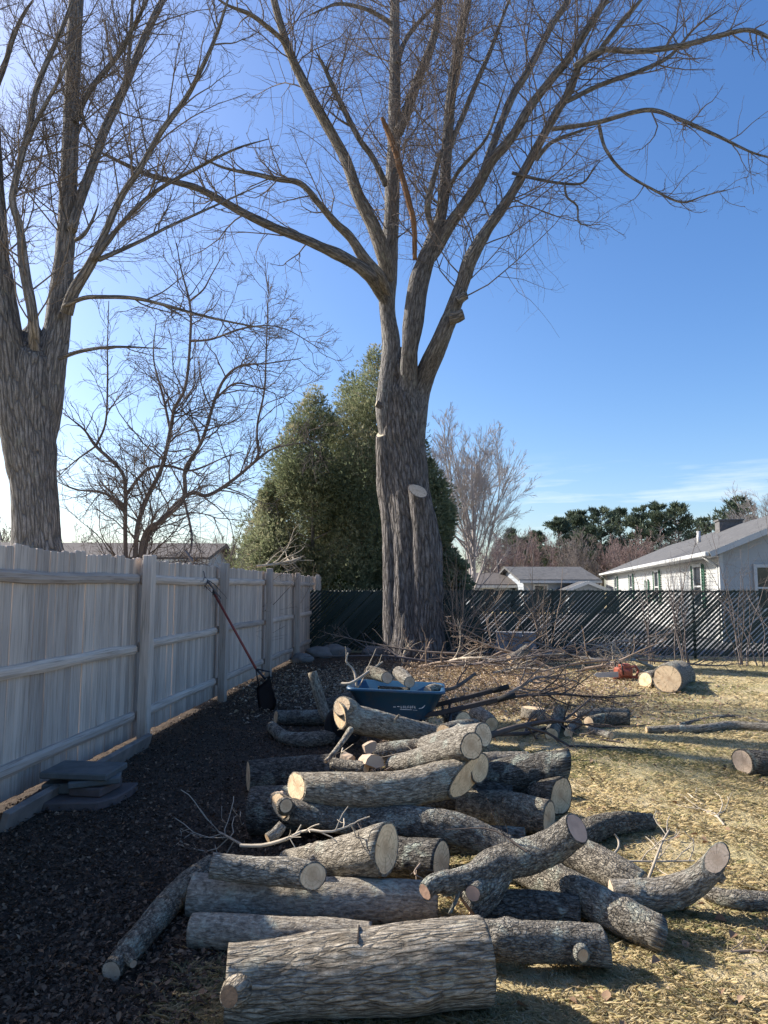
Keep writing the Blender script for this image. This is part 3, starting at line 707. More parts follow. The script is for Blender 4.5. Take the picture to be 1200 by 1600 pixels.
# buttress lobe that catches the sun on the left
LIMBS = [
 ([(614, 740, 8, TY), (606, 690, 13, TY - .1), (602, 640, 15), (606, 600, 15), (611, 540, 14.5), (605, 480, 13), (605, 435, 17), (607, 400, 17), (611, 360, 15), (613, 300, 14), (616, 200, 12), (617, 100, 10), (617, 0, 9), (620, -120, 7), (622, -260, 4)], TY - .2, .4),
 ([(632, 800, 16, TY + .05), (630, 720, 24, TY + .0), (632, 655, 24, TY - .12), (637, 600, 15, TY - .25), (640, 550, 13), (646, 500, 17), (655, 440, 16.5), (671, 390, 14.5), (688, 340, 11), (695, 290, 10.5), (698, 230, 10), (706, 140, 9), (718, 60, 8), (731, 0, 7), (745, -120, 5.5), (752, -240, 3)], TY - .35, -.8),
 ([(670, 410, 7, TY - .72), (684, 388, 10, TY - .72), (705, 348, 10.5), (740, 302, 10), (768, 252, 9.5), (800, 214, 9), (833, 160, 8), (887, 93, 7.5), (910, 57, 7), (947, 0, 6), (1000, -80, 5), (1060, -170, 3)], TY - .5, -2.0),
 ([(742, 302, 4, TY - 1.1), (750, 282, 6, TY - 1.1), (768, 232, 7, TY - 1.0), (800, 152, 7), (827, 108, 6.5), (860, 43, 6), (887, 0, 6), (930, -90, 5), (960, -180, 3)], TY - .7, .9),
 ([(640, 800, 16, TY + .05), (640, 720, 24, TY), (645, 660, 22, TY - .05), (660, 598, 16, TY - .12), (688, 532, 14), (707, 485, 12), (722, 445, 11), (735, 405, 12), (762, 358, 10), (800, 302, 9), (830, 247, 8), (867, 180, 7.5), (890, 143, 7), (905, 103, 6), (930, 88, 5), (945, 68, 4.5), (972, 34, 4.5), (1005, -5, 4), (1060, -80, 3)], TY - .15, -2.6),
 ([(897, 104, 5), (940, 79, 5), (1000, 80, 5), (1070, 70, 5), (1130, 54, 4.5), (1170, 47, 4), (1205, 60, 4), (1260, 85, 2)], TY - 2.4, -.9),
 ([(886, 158, 4.5), (940, 132, 4.2), (1000, 111, 4), (1040, 92, 3.6), (1060, 74, 3), (1090, 40, 2.4), (1140, 5, 1.5)], TY - 2.2, .8),
 ([(862, 202, 4.2), (930, 192, 4), (1010, 172, 4), (1060, 186, 3.5), (1120, 212, 3), (1180, 240, 2.4), (1235, 252, 1.5)], TY - 2.0, -1.6),
 ([(838, 250, 4), (860, 224, 3.6), (900, 207, 3.2), (935, 196, 3)], TY - 1.8, -.3),
 ([(936, 196, 3.4), (946, 232, 3), (974, 268, 2.7), (1020, 296, 2.3), (1065, 316, 2), (1100, 306, 1.5), (1140, 296, 1)], TY - 2.1, -.6),
 ([(800, 270, 3.2), (840, 280, 2.8), (882, 287, 2.5), (910, 286, 2.2), (925, 268, 1.8), (938, 250, 1.2)], TY - 1.6, -.5),
 ([(882, 287, 2.2), (886, 308, 2), (902, 322, 1.8), (904, 347, 1.6), (922, 352, 1.3), (938, 350, .9)], TY - 1.9, -.3),
 ([(606, 482, 7, TY - .1), (594, 453, 12, TY - .3), (575, 428, 11), (540, 404, 9.5), (480, 376, 8.5), (430, 356, 8), (385, 335, 7.5), (350, 316, 7), (308, 294, 6), (260, 281, 5), (224, 270, 4.5), (157, 238, 3), (110, 215, 1.5)], TY - .5, -3.2),
 ([(608, 462, 7, TY - .1), (592, 432, 10), (570, 405, 9.5), (548, 372, 8.5), (523, 347, 7), (500, 320, 6), (470, 287, 5.5), (433, 280, 4.5), (398, 272, 4), (350, 262, 3), (300, 240, 2)], TY - .6, -2.2),
 ([(607, 440, 10, TY - .15), (600, 400, 14.5), (584, 355, 13), (560, 307, 11), (540, 250, 10), (513, 200, 10), (480, 140, 9), (453, 83, 8), (437, 33, 7), (427, -5, 6.5), (410, -90, 5), (400, -180, 3)], TY - .2, -1.4),
 ([(455, 90, 5), (440, 62, 4.5), (415, 40, 4.5), (390, 22, 4), (350, 5, 3), (310, -30, 2)], TY - 1.3, -1.2),
 ([(604, 290, 6), (582, 246, 5.4), (560, 215, 5.2), (527, 150, 5), (508, 108, 4.5), (490, 73, 3)], TY - .7, -.9),
 ([(622, 208, 9), (636, 172, 9), (650, 132, 8.5), (667, 90, 8), (680, 50, 7), (687, 0, 6), (700, -110, 4), (706, -170, 2.5)], TY - .1, 1.4),
 ([(620, 100, 5), (634, 62, 4.5), (655, 34, 4), (678, 8, 3.5), (700, -40, 2)], TY, 1.0),
 ([(614, 40, 4.5), (592, 24, 4), (565, 12, 3.6), (530, 6, 3), (505, 14, 2.5), (470, 30, 1.5)], TY + .1, -1.2),
 ([(680, 375, 5, TY - .72), (668, 330, 6), (672, 300, 5.5), (680, 270, 5), (690, 235, 4)], TY - 1.0, -.2),
 ([(699, 245, 4.5, TY - .85), (712, 208, 5), (726, 175, 5), (745, 128, 4.6), (770, 70, 4), (788, 20, 3.4), (820, -60, 2)], TY - 1.0, .8),
 ([(700, 300, 4), (715, 270, 3.6), (740, 240, 3.2), (765, 205, 3), (800, 100, 2)], TY - 1.0, -1.2),
]
mP, mR = [], []
for lst, Y0, dY in LIMBS:
    big = lst[0][2] > 12
    if len(lst) == 10 and False: pass
    o, pts, rs, rims = tl(maple, 'limb', lst, Y0, dY, M_limb, 22 if big else 12, 0.10, 0.07, 0.03, furrow=0.035 if big else 0)
    p, r_ = resample(pts, rs, 24); mP.append(p); mR.append(r_)
mP, mR = np.array(mP), np.array(mR)
tl(maple, 'torn_branch', [(597, 184, 3), (606, 205, 5), (617, 233, 5), (630, 283, 4.6), (640, 320, 4.4), (647, 352, 4.2), (648, 405, 3.6)], TY - 1.2, .3, M_deadwood, 10, .05, .15, .12)
# stubs and knobs with pale sawn faces
def stub(parent, lst, Y0, dY, mat, nrm, name='cut_stub', capm=None, sides=22):
    o, pts, rs, rims = tl(parent, name, lst, Y0, dY, mat, sides, 0.03, 0.06, 0.0, cutn=(None, nrm), furrow=.03)
    org = np.array(parent.location); cen, inner, ax = rims[1]
    link('cut_face', cap_mesh('cut_face', cen - org, inner - org, ax, .003), capm or M_cutstub, o); return o
stub(maple, [(656, 1000, 18), (660, 880, 18), (657, 800, 16), (653, 767, 15)], TY - .40, -.32, M_trunk, (.22, -.68, .70), capm=M_cutgrey)
stub(maple, [(624, 1048, 28), (618, 990, 20), (616, 900, 18), (614, 820, 18), (607, 770, 17), (602, 715, 15), (599, 676, 12.5)], TY - .06, -.12, M_trunk, (-.38, -.50, .78), 'trunk_lobe', sides=44)
o_ = stub(maple, [(612, 660, 8), (598, 638, 7), (588, 630, 5)], TY - .2, -.1, M_trunk, (-.9, -.2, .3)); 
stub(maple, [(704, 498, 10), (714, 496, 9), (724, 491, 8)], TY - 1.1, -.1, M_limb, (.9, -.3, .2), 'knob', M_limb)
stub(maple, [(716, 470, 8), (724, 464, 7), (730, 461, 6)], TY - 1.15, -.1, M_limb, (.9, -.3, .2), 'knob', M_limb)
def twigset(P, R, parent, name, mat, n1, n2, n3, org, kw1={}, kw2={}, kw3={}, S=(5, 4, 3)):
    k1 = dict(t0=.18, ang=(28, 62), lfac=.42, lmin=.6, lmax=3.4, K=9, wig=.16, up=.045, rfac=.55, rmax=.035, rtip=.005); k1.update(kw1)
    k2 = dict(t0=.12, ang=(25, 62), lfac=.48, lmin=.3, lmax=1.5, K=7, wig=.2, up=.035, rfac=.6, rmax=.014, rtip=.003); k2.update(kw2)
    k3 = dict(t0=.1, ang=(25, 60), lfac=.5, lmin=.14, lmax=.7, K=4, wig=.22, up=.03, rfac=.65, rmax=.006, rtip=.0022); k3.update(kw3)
    P1, R1 = grow(P, R, n1, **k1); P2, R2_ = grow(P1, R1, n2, **k2); P3, R3 = grow(P2, R2_, n3, **k3)
    V, Fq = join([tubes(P1, R1, S[0]), tubes(P2, R2_, S[1]), tubes(P3, R3, S[2])])
    return tag(link(name, mesh_np(name, V - np.array(org), Fq, False), mat, parent), kind='stuff')
twigset(mP, mR, maple, 'twigs', M_twig, 470, 4400, 13500, maple.location, dict(t0=.32, tpow=.75, lfac=.42, rmax=.0165, rfac=.42, wig=.17, lmax=3.4, ang=(28, 70)), dict(lfac=.62, lmax=2.1, rmax=.0078, rtip=.0024, wig=.22, ang=(32, 78), up=.01), dict(rmax=.0042, rtip=.0015, lmax=.8, ang=(30, 75), wig=.26, up=.0))

# ------------------------------------------------------------------ the neighbour's maple behind the wooden fence
NY = 10.8
nmaple = thing('maple_tree', 'two stemmed bare tree rising behind the wooden fence at far left', 'tree', (W(60, 870, NY).x, NY, 0))
_base = W(60, 900, NY); Hpx = 900 + (W(60, 900, NY).z) / (tdist(900, NY) / F)
tl(nmaple, 'trunk', [(64, Hpx, 48), (62, 900, 40), (58, 840, 34), (54, 760, 33), (47, 690, 38), (44, 620, 42), (46, 570, 40), (50, 535, 24), (52, 505, 8)], NY, 0, M_trunk2, 56, .06, .08, 0, furrow=.04)
NL = [
 ([(52, 790, 16), (54, 720, 26), (66, 640, 28), (78, 560, 25), (92, 490, 19), (104, 350, 17), (110, 230, 15.5), (113, 130, 14.5), (119, 0, 14), (124, -140, 11), (128, -260, 6)], NY, .3),
 ([(42, 790, 16), (36, 720, 26), (24, 640, 27), (14, 550, 25), (4, 450, 18), (1, 380, 14), (-6, 250, 11), (-12, 120, 9), (-25, 0, 7), (-50, -120, 4)], NY, -.8),
 ([(48, 650, 5, NY + .1), (53, 575, 8, NY - .05), (52, 500, 8), (38, 420, 8), (31, 357, 7.5), (20, 318, 7), (23, 287, 6.5), (45, 200, 6), (60, 130, 5.5), (102, 32, 5), (130, -50, 3)], NY - .4, -.6),
 ([(22, 300, 5), (30, 250, 4.5), (62, 180, 4.2), (96, 118, 4), (120, 60, 2.5)], NY - .6, -.6),
 ([(104, 490, 10), (115, 456, 9), (143, 410, 8), (161, 371, 7), (189, 308, 6.6), (217, 266, 6.2), (252, 206, 5.6), (290, 154, 5), (311, 115, 4.4), (336, 60, 3.8), (356, 0, 3), (380, -70, 1.8)], NY - .1, -1.2),
 ([(147, 405, 5), (196, 343, 4.4), (245, 298, 4), (315, 259, 3.3), (370, 232, 2.7), (420, 217, 1.6)], NY - .4, -1.0),
 ([(154, 406, 4), (217, 378, 3.5), (266, 353, 3), (350, 315, 2.5), (420, 283, 1.5)], NY - .4, .8),
 ([(112, 360, 10), (122, 322, 9.5), (147, 252, 9), (165, 200, 8.5), (196, 133, 8), (217, 80, 7.4), (238, 32, 7), (256, -5, 6.4), (290, -90, 4)], NY, .9),
 ([(196, 133, 4), (204, 60, 4), (207, 0, 3.4), (210, -60, 2)], NY + .4, -.4),
 ([(118, 190, 6), (140, 142, 5.5), (186, 84, 5), (203, 52, 4.6), (226, 8, 4), (250, -50, 2.5)], NY + .1, -.8),
 ([(100, 478, 4), (130, 466, 3.6), (158, 464, 3.4), (210, 466, 3), (259, 477, 2.6), (315, 493, 2.2), (385, 508, 1.8), (430, 514, 1.2)], NY - .2, -.8),
 ([(92, 560, 3.4), (130, 548, 3), (180, 542, 2.6), (260, 545, 1.6)], NY - .2, -.6),
 ([(118, 375, 4), (132, 366, 3.6), (146, 340, 3.2), (154, 318, 2.6)], NY - .3, -.2),
 ([(-30, 200, 5), (4, 112, 5), (20, 60, 5), (36, 24, 4.4), (58, -10, 4)], NY - .3, 0),
]
nP, nR = [], []
for lst, Y0, dY in NL:
    big = lst[0][2] > 12
    o, pts, rs, rims = tl(nmaple, 'limb', lst, Y0, dY, M_trunk2, 22 if big else 10, .09, .06, .03, furrow=.03 if big else 0)
    p, r_ = resample(pts, rs, 24); nP.append(p); nR.append(r_)
twigset(np.array(nP), np.array(nR), nmaple, 'twigs', M_twig2, 190, 2000, 8000, nmaple.location, dict(lfac=.38, lmax=2.6, rmax=.014, wig=.11), dict(lmax=1.0, rmax=.009), dict(lmax=.5, rmax=.004))

# ------------------------------------------------------------------ multi-stemmed shrub behind the fence
SY = 12.0
def gp(px, Y): # ground pixel row at depth Y
    return 900 + W(px, 900, Y).z / (tdist(900, Y) / F)
shrub = thing('bare_shrub', 'dark multi stemmed bare shrub leaning over the wooden fence', 'shrub', (W(215, 870, SY).x, SY, 0))
SL = [
 ([(204, 1040, 6), (196, 851, 5), (196, 771, 4.6), (189, 736, 4.4), (150, 697, 4), (130, 670, 3), (98, 645, 2)], -.2),
 ([(210, 1040, 7), (212, 855, 6), (224, 792, 5.6), (252, 732, 5), (266, 673, 4.6), (273, 638, 4), (290, 603, 3.6), (297, 533, 3.2), (297, 477, 2.8), (283, 421, 2.2), (276, 380, 1.4)], -.8),
 ([(214, 1040, 7), (222, 851, 6), (255, 812, 5.6), (287, 778, 5.2), (290, 732, 4.6), (315, 690, 4.2), (336, 624, 3.8), (353, 589, 3.2), (378, 571, 2.7), (416, 568, 2.2), (470, 560, 1.4)], -.5),
 ([(218, 1040, 7), (226, 858, 6), (259, 806, 5.6), (297, 771, 5), (325, 774, 4.6), (364, 750, 4), (406, 715, 3.4), (430, 700, 2.6), (480, 690, 1.6)], .6),
 ([(404, 715, 2.8), (402, 666, 2.6), (413, 610, 2.4), (416, 547, 2.2), (420, 430, 1.4)], .1),
 ([(196, 775, 4), (228, 735, 3.8), (262, 728, 3.2), (300, 735, 2.6), (350, 715, 1.8), (380, 705, 1.2)], -.4),
 ([(297, 533, 2.8), (330, 530, 2.6), (385, 512, 2.2), (440, 512, 1.6), (500, 545, 1.1)], -.5),
 ([(297, 470, 2.2), (318, 452, 2), (330, 430, 1.8), (350, 395, 1)], -.3),
 ([(150, 697, 3), (165, 660, 2.4), (168, 600, 2.2), (168, 540, 1.8), (170, 470, 1)], -.3),
 ([(266, 673, 3.2), (255, 620, 2.8), (240, 560, 2.2), (244, 500, 1.4)], .4),
 ([(336, 624, 2.8), (365, 600, 2.5), (395, 603, 2.1), (430, 615, 1.4)], -.4),
 ([(196, 790, 3.6), (160, 770, 3), (120, 765, 2.6), (88, 752, 1.8)], -.4),
 ([(150, 697, 2.6), (118, 720, 2.2), (90, 745, 1.4)], .3),
 ([(287, 778, 3), (300, 840, 2.4), (290, 880, 1.8), (270, 900, 1.2)], -.9),
]
sP, sR = [], []
for i, (lst, dY) in enumerate(SL):
    o, pts, rs, rims = tl(shrub, 'stem' if i < 4 else 'branch', lst, SY, dY, M_twigshrub, 10, .06, .08, .04)
    p, r_ = resample(pts, rs, 24); sP.append(p); sR.append(r_)
twigset(np.array(sP), np.array(sR), shrub, 'twigs', M_twigshrub, 230, 1600, 5600, shrub.location, dict(lmax=1.7, rmax=.014, up=.02, wig=.2), dict(lmax=.9, rmax=.006, wig=.22), dict(lmax=.4, rmax=.0035))
# low tangle on top of the fence: a thin bare bush per clump
def bare_bush(name, label, loc, h, spread, nst, n1, n2, mat, group=None, cat='bush', lean=(0, 0), r0=.012, seed=1, K=10, sub=True):
    g = np.random.default_rng(seed); t = thing(name, label, cat, loc, 0, group)
    d = np.stack([g.normal(size=nst) * spread + lean[0], g.normal(size=nst) * spread + lean[1], np.ones(nst)], -1); d /= np.linalg.norm(d, axis=1, keepdims=True)
    P = np.empty((nst, K, 3)); P[:, 0] = np.stack([g.normal(size=nst) * .08 * h * .3, g.normal(size=nst) * .08 * h * .3, np.zeros(nst)], -1)
    L = h * g.uniform(.65, 1.1, nst)[:, None] / (K - 1)
    for k in range(1, K):
        d = d + g.normal(size=d.shape) * .10; d /= np.linalg.norm(d, axis=1, keepdims=True); P[:, k] = P[:, k - 1] + d * L
    R = r0 * g.uniform(.6, 1.2, nst)[:, None] * np.linspace(1, .25, K)[None]
    V, Fq = tubes(P, R, 5); link('stem', mesh_np('stem', V, Fq), mat, t)
    P1, R1 = grow(P, R, n1, t0=.2, ang=(20, 55), lfac=.42, lmin=.1 * h, lmax=.5 * h, K=6, wig=.17, up=.04, rfac=.6, rmax=r0 * .6, rtip=.0018, g=g)
    P2, R2_ = grow(P1, R1, n2, t0=.15, ang=(20, 55), lfac=.5, lmin=.05 * h, lmax=.22 * h, K=4, wig=.2, up=.04, rfac=.6, rmax=r0 * .35, rtip=.0015, g=g)
    V, Fq = join([tubes(P1, R1, 3), tubes(P2, R2_, 3)]); tag(link('twigs', mesh_np('twigs', V, Fq), mat, t), kind='stuff')
    return t
bare_bush('bare_bush', 'tangled thin bare bush just behind the fence below the dark shrub', (-3.5, 13.2, 0), 3.3, .5, 34, 240, 900, M_twigshrub, seed=3)
bare_bush('bare_bush', 'thin bare bush behind the fence between trunk and dark shrub', (-5.3, 13.6, 0), 2.9, .36, 22, 130, 420, M_twigshrub, seed=4)
bare_bush('bare_bush', 'bare twiggy bush poking over the far end of the wooden fence', (-2.6, 15.8, 0), 2.3, .4, 16, 90, 240, M_stick, seed=5)

# ------------------------------------------------------------------ conifers
def sprays(C, D, L, Wd, tone, g, K=3):
    "pointed leaf sprays: centres C, directions D, length L, width Wd; K blades each"
    n = len(C); Vs, Fs, Ts, nb = [], [], [], 0
    for k in range(K):
        d = D + g.normal(size=(n, 3)) * .55; d /= np.linalg.norm(d, axis=1, keepdims=True)
        s = np.cross(d, g.normal(size=(n, 3))); s /= np.linalg.norm(s, axis=1, keepdims=True) + 1e-9
        l = (L * g.uniform(.6, 1.3, n))[:, None]; w = (Wd * g.uniform(.6, 1.3, n))[:, None]
        V = np.stack([C, C + d * l * .5 + s * w, C + d * l, C + d * l * .5 - s * w], 1).reshape(-1, 3)
        Vs.append(V); Fs.append(np.arange(n * 4).reshape(n, 4) + nb); nb += n * 4
        Ts.append(np.repeat(np.clip(tone + g.normal(size=n) * .1, 0, 1), 4))
    return np.vstack(Vs), np.concatenate(Fs), np.concatenate(Ts)
M_arb = leafmat('arborvitae_leaf', [(0, (.075, .10, .058)), (0.45, (.195, .225, .125)), (0.75, (.32, .32, .20)), (1, (.46, .36, .25))], transl=.45)
M_arby = leafmat('golden_arborvitae_leaf', [(0, (.03, .045, .01)), (0.5, (.10, .12, .02)), (1, (.2, .2, .05))], transl=.3)
M_pine = leafmat('pine_needles', [(0, (.035, .055, .04)), (0.5, (.085, .115, .075)), (1, (.17, .19, .12))], transl=.15)  # needle colours lightened to stand in for distance haze
def arborvitae(name, label, loc, h, rad_, n, prof, mat, seed, lobes=60, L=.17, Wd=.028, group=None):
    g = np.random.default_rng(seed); t = thing(name, label, 'evergreen', loc, 0, group)
    bm = bmesh.new(); cyl(bm, (0, 0, 0), (0, 0, h * .85), .014 * h, .01, 10); link('trunk', bm_mesh('trunk', bm, True), M_trunk, t)
    # limbs that end in leafy clumps
    lz = h * (0.04 + .95 * g.random(lobes) ** 1.15); la = g.uniform(0, 2 * math.pi, lobes)
    pr = np.interp(lz / h, [p[0] for p in prof], [p[1] for p in prof]) * rad_
    lr = pr * g.uniform(.55, .92, lobes); LC = np.stack([np.cos(la) * lr, np.sin(la) * lr, lz], -1)
    A = np.stack([np.zeros(lobes), np.zeros(lobes), np.maximum(0, lz - lr * .45)], -1)
    Pb = A[:, None] + (LC - A)[:, None] * np.linspace(0, 1, 5)[None, :, None]; Rb = np.linspace(.03, .008, 5)[None].repeat(lobes, 0)
    V, Fq = tubes(Pb, Rb, 4); link('limbs', mesh_np('limbs', V, Fq), M_trunk, t)
    ls = (.20 + .22 * g.random(lobes)) * rad_ * np.clip(pr / rad_ + .25, .3, 1)
    idx = g.choice(lobes, n, p=ls ** 2 / (ls ** 2).sum())
    dv = g.normal(size=(n, 3)); dv /= np.linalg.norm(dv, axis=1, keepdims=True)
    rr0 = g.random(n) ** .33
    C = LC[idx] + dv * (ls[idx] * rr0)[:, None] * np.array([1, 1, 1.35]); C[:, 2] = np.clip(C[:, 2], .05, h * 1.02)
    outw = C * np.array([1, 1, 0]); outw /= np.linalg.norm(outw, axis=1, keepdims=True) + 1e-6
    D = outw * .55 + dv * .55 + np.array([0, 0, .55])
    tone = np.clip(.45 + g.normal(size=lobes)[idx] * .17 + g.normal(size=n) * .08, 0, 1)
    V, Fq, T = sprays(C, D, np.full(n, L), np.full(n, Wd), tone, g)
    link('crown', mesh_np('crown', V, Fq, False, {'tone': T}), mat, t); return t
ARP = [(0, .8), (.06, .97), (.2, 1.0), (.35, .88), (.5, .70), (.65, .53), (.8, .35), (.92, .17), (1, .03)]
arborvitae('arborvitae', 'tallest dark green arborvitae directly left behind the big maple trunk', (W(592, 900, 20).x, 20.0, 0), 8.35, 2.3, 46000, ARP, M_arb, 21, 100, .11, .012)
arborvitae('arborvitae', 'broad arborvitae with a shoulder top left of the tallest one', (W(488, 900, 19.6).x, 19.6, 0), 7.0, 2.15, 46000, ARP, M_arb, 31, 90, .11, .012)
arborvitae('arborvitae', 'arborvitae filling the middle of the evergreen clump behind the others', (W(545, 900, 21).x, 21.2, 0), 7.9, 2.4, 40000, ARP, M_arb, 33, 100, .12, .014)
arborvitae('arborvitae', 'lowest arborvitae at the left end of the evergreen clump', (W(418, 900, 19.2).x, 19.2, 0), 4.4, 1.1, 16000, ARP, M_arb, 32, 60, .10, .012)
arborvitae('arborvitae', 'small golden green arborvitae beside the far end of the wooden fence', (W(532, 900, 18.6).x, 18.6, 0), 1.95, .30, 2600, [(0, .8), (.3, 1), (.7, .8), (1, .15)], M_arby, 22, 30, .10, .02)
arborvitae('arborvitae', 'low dark evergreen bush just right of the big trunk behind the fence', (W(712, 900, 19).x, 19.0, 0), 2.5, .62, 3600, [(0, .9), (.3, 1), (.7, .6), (1, .1)], M_arb, 23, 40, .15, .03)
arborvitae('arborvitae', 'slim dark evergreen half hidden by the right edge of the big trunk', (W(676, 900, 20).x, 20.2, 0), 5.4, .75, 5200, [(0, .7), (.3, 1), (.7, .8), (1, .15)], M_arb, 24, 60, .17, .03)

def pine(name, label, loc, h, rad_, n, seed, group, base=.25):
    g = np.random.default_rng(seed); t = thing(name, label, 'pine tree', loc, 0, group)
    bm = bmesh.new(); cyl(bm, (0, 0, 0), (0, 0, h * .97), .02 * h, .03, 8); link('trunk', bm_mesh('trunk', bm, True), M_trunk, t)
    nb = 46; z = h * (base + (1 - base) * g.random(nb) ** .9); a = g.uniform(0, 2 * math.pi, nb)
    zz = (z / h - base) / (1 - base); ln = rad_ * np.interp(zz, [0, .15, .45, .75, 1], [.75, 1, .85, .55, .16]) * g.uniform(.6, 1.15, nb)
    e = np.stack([np.cos(a) * ln, np.sin(a) * ln, z + ln * (.02 + .5 * zz)], -1); s = np.stack([0 * z, 0 * z, z], -1)
    K = 6; tt = np.linspace(0, 1, K); Pb = s[:, None] + (e - s)[:, None] * tt[None, :, None]; Pb[:, :, 2] += (ln * .1)[:, None] * tt ** 2
    V, Fq = tubes(Pb, np.linspace(.09, .02, K)[None].repeat(nb, 0), 4); link('branches', mesh_np('branches', V, Fq), M_trunk, t)
    i = g.integers(0, nb, n); u = .25 + .8 * g.random(n) ** .7; C = s[i] + (e - s)[i] * u[:, None] + g.normal(size=(n, 3)) * (ln[i] * .10 + .12)[:, None] * np.array([1, 1, .45])
    C[:, 2] += ln[i] * .1 * u ** 2
    D = (e - s)[i] / ln[i][:, None] * .6 + np.array([0, 0, .8])
    tone = np.clip(.45 + g.normal(size=nb)[i] * .16, 0, 1)
    V, Fq, T = sprays(C, D, np.full(n, .55), np.full(n, .06), tone, g, 4)
    link('crown', mesh_np('crown', V, Fq, False, {'tone': T}), M_pine, t); return t
PINES = [ # px of the top, py of the top, depth, radius
 (806, 832, 82, 2.6, 'dark pine standing alone left of the far pine row'),
 (872, 816, 88, 3.4, 'far pine at the left end of the pine row'), (905, 804, 92, 3.6, 'second far pine from the left in the pine row'),
 (938, 800, 90, 3.4, 'far pine in the middle of the pine row'), (968, 802, 96, 3.5, 'far pine just left of the tallest pines'),
 (1000, 798, 92, 3.6, 'tall far pine left of the twin tops'), (1030, 792, 88, 3.6, 'tallest far pine in the row above the ranch roof'),
 (1058, 794, 90, 3.6, 'far pine at the right end of the pine row'), (1155, 782, 78, 3.5, 'far pine alone above the ranch house roof'), (1100, 816, 100, 3.2, 'short far pine in the gap above the vent pipe'),
 (838, 836, 98, 3.0, 'short hazy pine between the lone pine and the row'), (918, 830, 84, 2.6, 'low front pine under the middle of the pine row')]
for k, (px, py, Y, r_, lab) in enumerate(PINES):
    p = W(px, py, Y); pine('pine_tree', lab, (p.x, Y, 0), p.z, r_, 1500, 40 + k, 'pines beyond the neighbouring houses')

# ------------------------------------------------------------------ bare woods
def bare_tree_mesh(h, seed, n1=60, n2=420, n3=900, spread=.42, fork=.18, r0=.02, tip=.006, nst=9):
    g = np.random.default_rng(seed); K = 12
    d = np.stack([g.normal(size=nst) * spread, g.normal(size=nst) * spread, np.ones(nst)], -1); d /= np.linalg.norm(d, axis=1, keepdims=True)
    P = np.empty((nst + 1, K, 3)); tr = np.stack([.01 * h * np.sin(np.linspace(0, 3, K)), 0 * np.linspace(0, 1, K), np.linspace(0, h * .72, K)], -1); P[-1] = tr
    z0 = h * (fork + .35 * g.random(nst)); P[:-1, 0] = np.stack([np.zeros(nst), np.zeros(nst), z0], -1)
    L = ((h - z0) * g.uniform(.7, 1.05, nst) / (K - 1))[:, None]
    for k in range(1, K):
        d = d + g.normal(size=d.shape) * .07; d[:, 2] += .05; d /= np.linalg.norm(d, axis=1, keepdims=True); P[:-1, k] = P[:-1, k - 1] + d * L
    R = np.empty((nst + 1, K)); R[-1] = r0 * h * np.linspace(1, .3, K); R[:-1] = r0 * h * .42 * np.linspace(1, .15, K)[None]
    P1, R1 = grow(P, R, n1, t0=.2, ang=(20, 45), lfac=.42, lmin=.06 * h, lmax=.3 * h, K=6, wig=.1, up=.06, rfac=.5, rmax=.006 * h, rtip=tip, g=g)
    P2, R2_ = grow(P1, R1, n2, t0=.1, ang=(18, 42), lfac=.5, lmin=.03 * h, lmax=.15 * h, K=4, wig=.1, up=.07, rfac=.6, rmax=.0025 * h, rtip=tip * .8, g=g)
    P3, R3 = grow(P2, R2_, n3, t0=.1, ang=(18, 40), lfac=.6, lmin=.02 * h, lmax=.09 * h, K=3, wig=.1, up=.07, rfac=.6, rmax=.0015 * h, rtip=tip * .6, g=g)
    V, Fq = tubes(P, R, 6); trunk = mesh_np('trunk', V, Fq, True, {'bark': V * .3})
    V, Fq = join([tubes(P1, R1, 3), tubes(P2, R2_, 3), tubes(P3, R3, 3)]); return trunk, mesh_np('twigs', V, Fq)
M_wood1 = plain('wood_edge_bark', (.19, .165, .155), .9, .2, .4, .1); M_wood2 = plain('reddish_twigs', (.21, .155, .148), .9, .25, .4, .1); M_wood3 = plain('pale_twigs', (.36, .325, .31), .9, .2, .4, .1)
def bare_tree(label, loc, meshes, m1, m2, s=1.0, rz=0.0, group=None):
    t = thing('bare_tree', label, 'tree', loc, rz, group); t.scale = (s, s, s)
    a = link('trunk', meshes[0], None, t); b2 = link('twigs', meshes[1], None, t)
    for o, m in ((a, m1), (b2, m2)):
        if len(o.data.materials) == 0: o.data.materials.append(m)
        o.material_slots[0].link = 'OBJECT'; o.material_slots[0].material = m
    b2['kind'] = 'stuff'; return t
vt_ = bare_tree_mesh(8.6, 72, 260, 1900, 8000, .55, .10, .010, .0075, 18)
bare_tree('pale vase shaped bare tree standing right of the big trunk', (W(738, 900, 27).x, 27, 0), vt_, M_wood3, M_wood3, 1.0, .4)
wt = [bare_tree_mesh(9, 80 + k, 80, 520, 1500, .4, .2, .016, .016) for k in range(3)]
gw = 'bare trees of the far wood edge'
k = 0
for row, (Y, n, x0, x1, hh) in enumerate(((62, 13, 742, 1075, 5.6), (74, 14, 752, 1110, 7.4), (86, 10, 770, 1130, 8.2))):
    for i in range(n):
        px = x0 + (x1 - x0) * (i + rnd.uniform(.1, .9)) / n; p = W(px, 900, Y + rnd.uniform(-3, 3)); h = hh * rnd.uniform(.8, 1.12)
        reddish = rnd.random() < .5
        bare_tree('bare brownish tree in the wood edge below the far pines', (p.x, p.y, 0), wt[k % 3], M_wood1, M_wood2 if reddish else M_wood1, h / 9, rnd.uniform(0, 6), gw); k += 1
bare_tree('pale bare tree at the right edge above the ranch house', (W(1232, 900, 46).x, 46, 0), vt_, M_wood3, M_wood3, .98, 2.0)
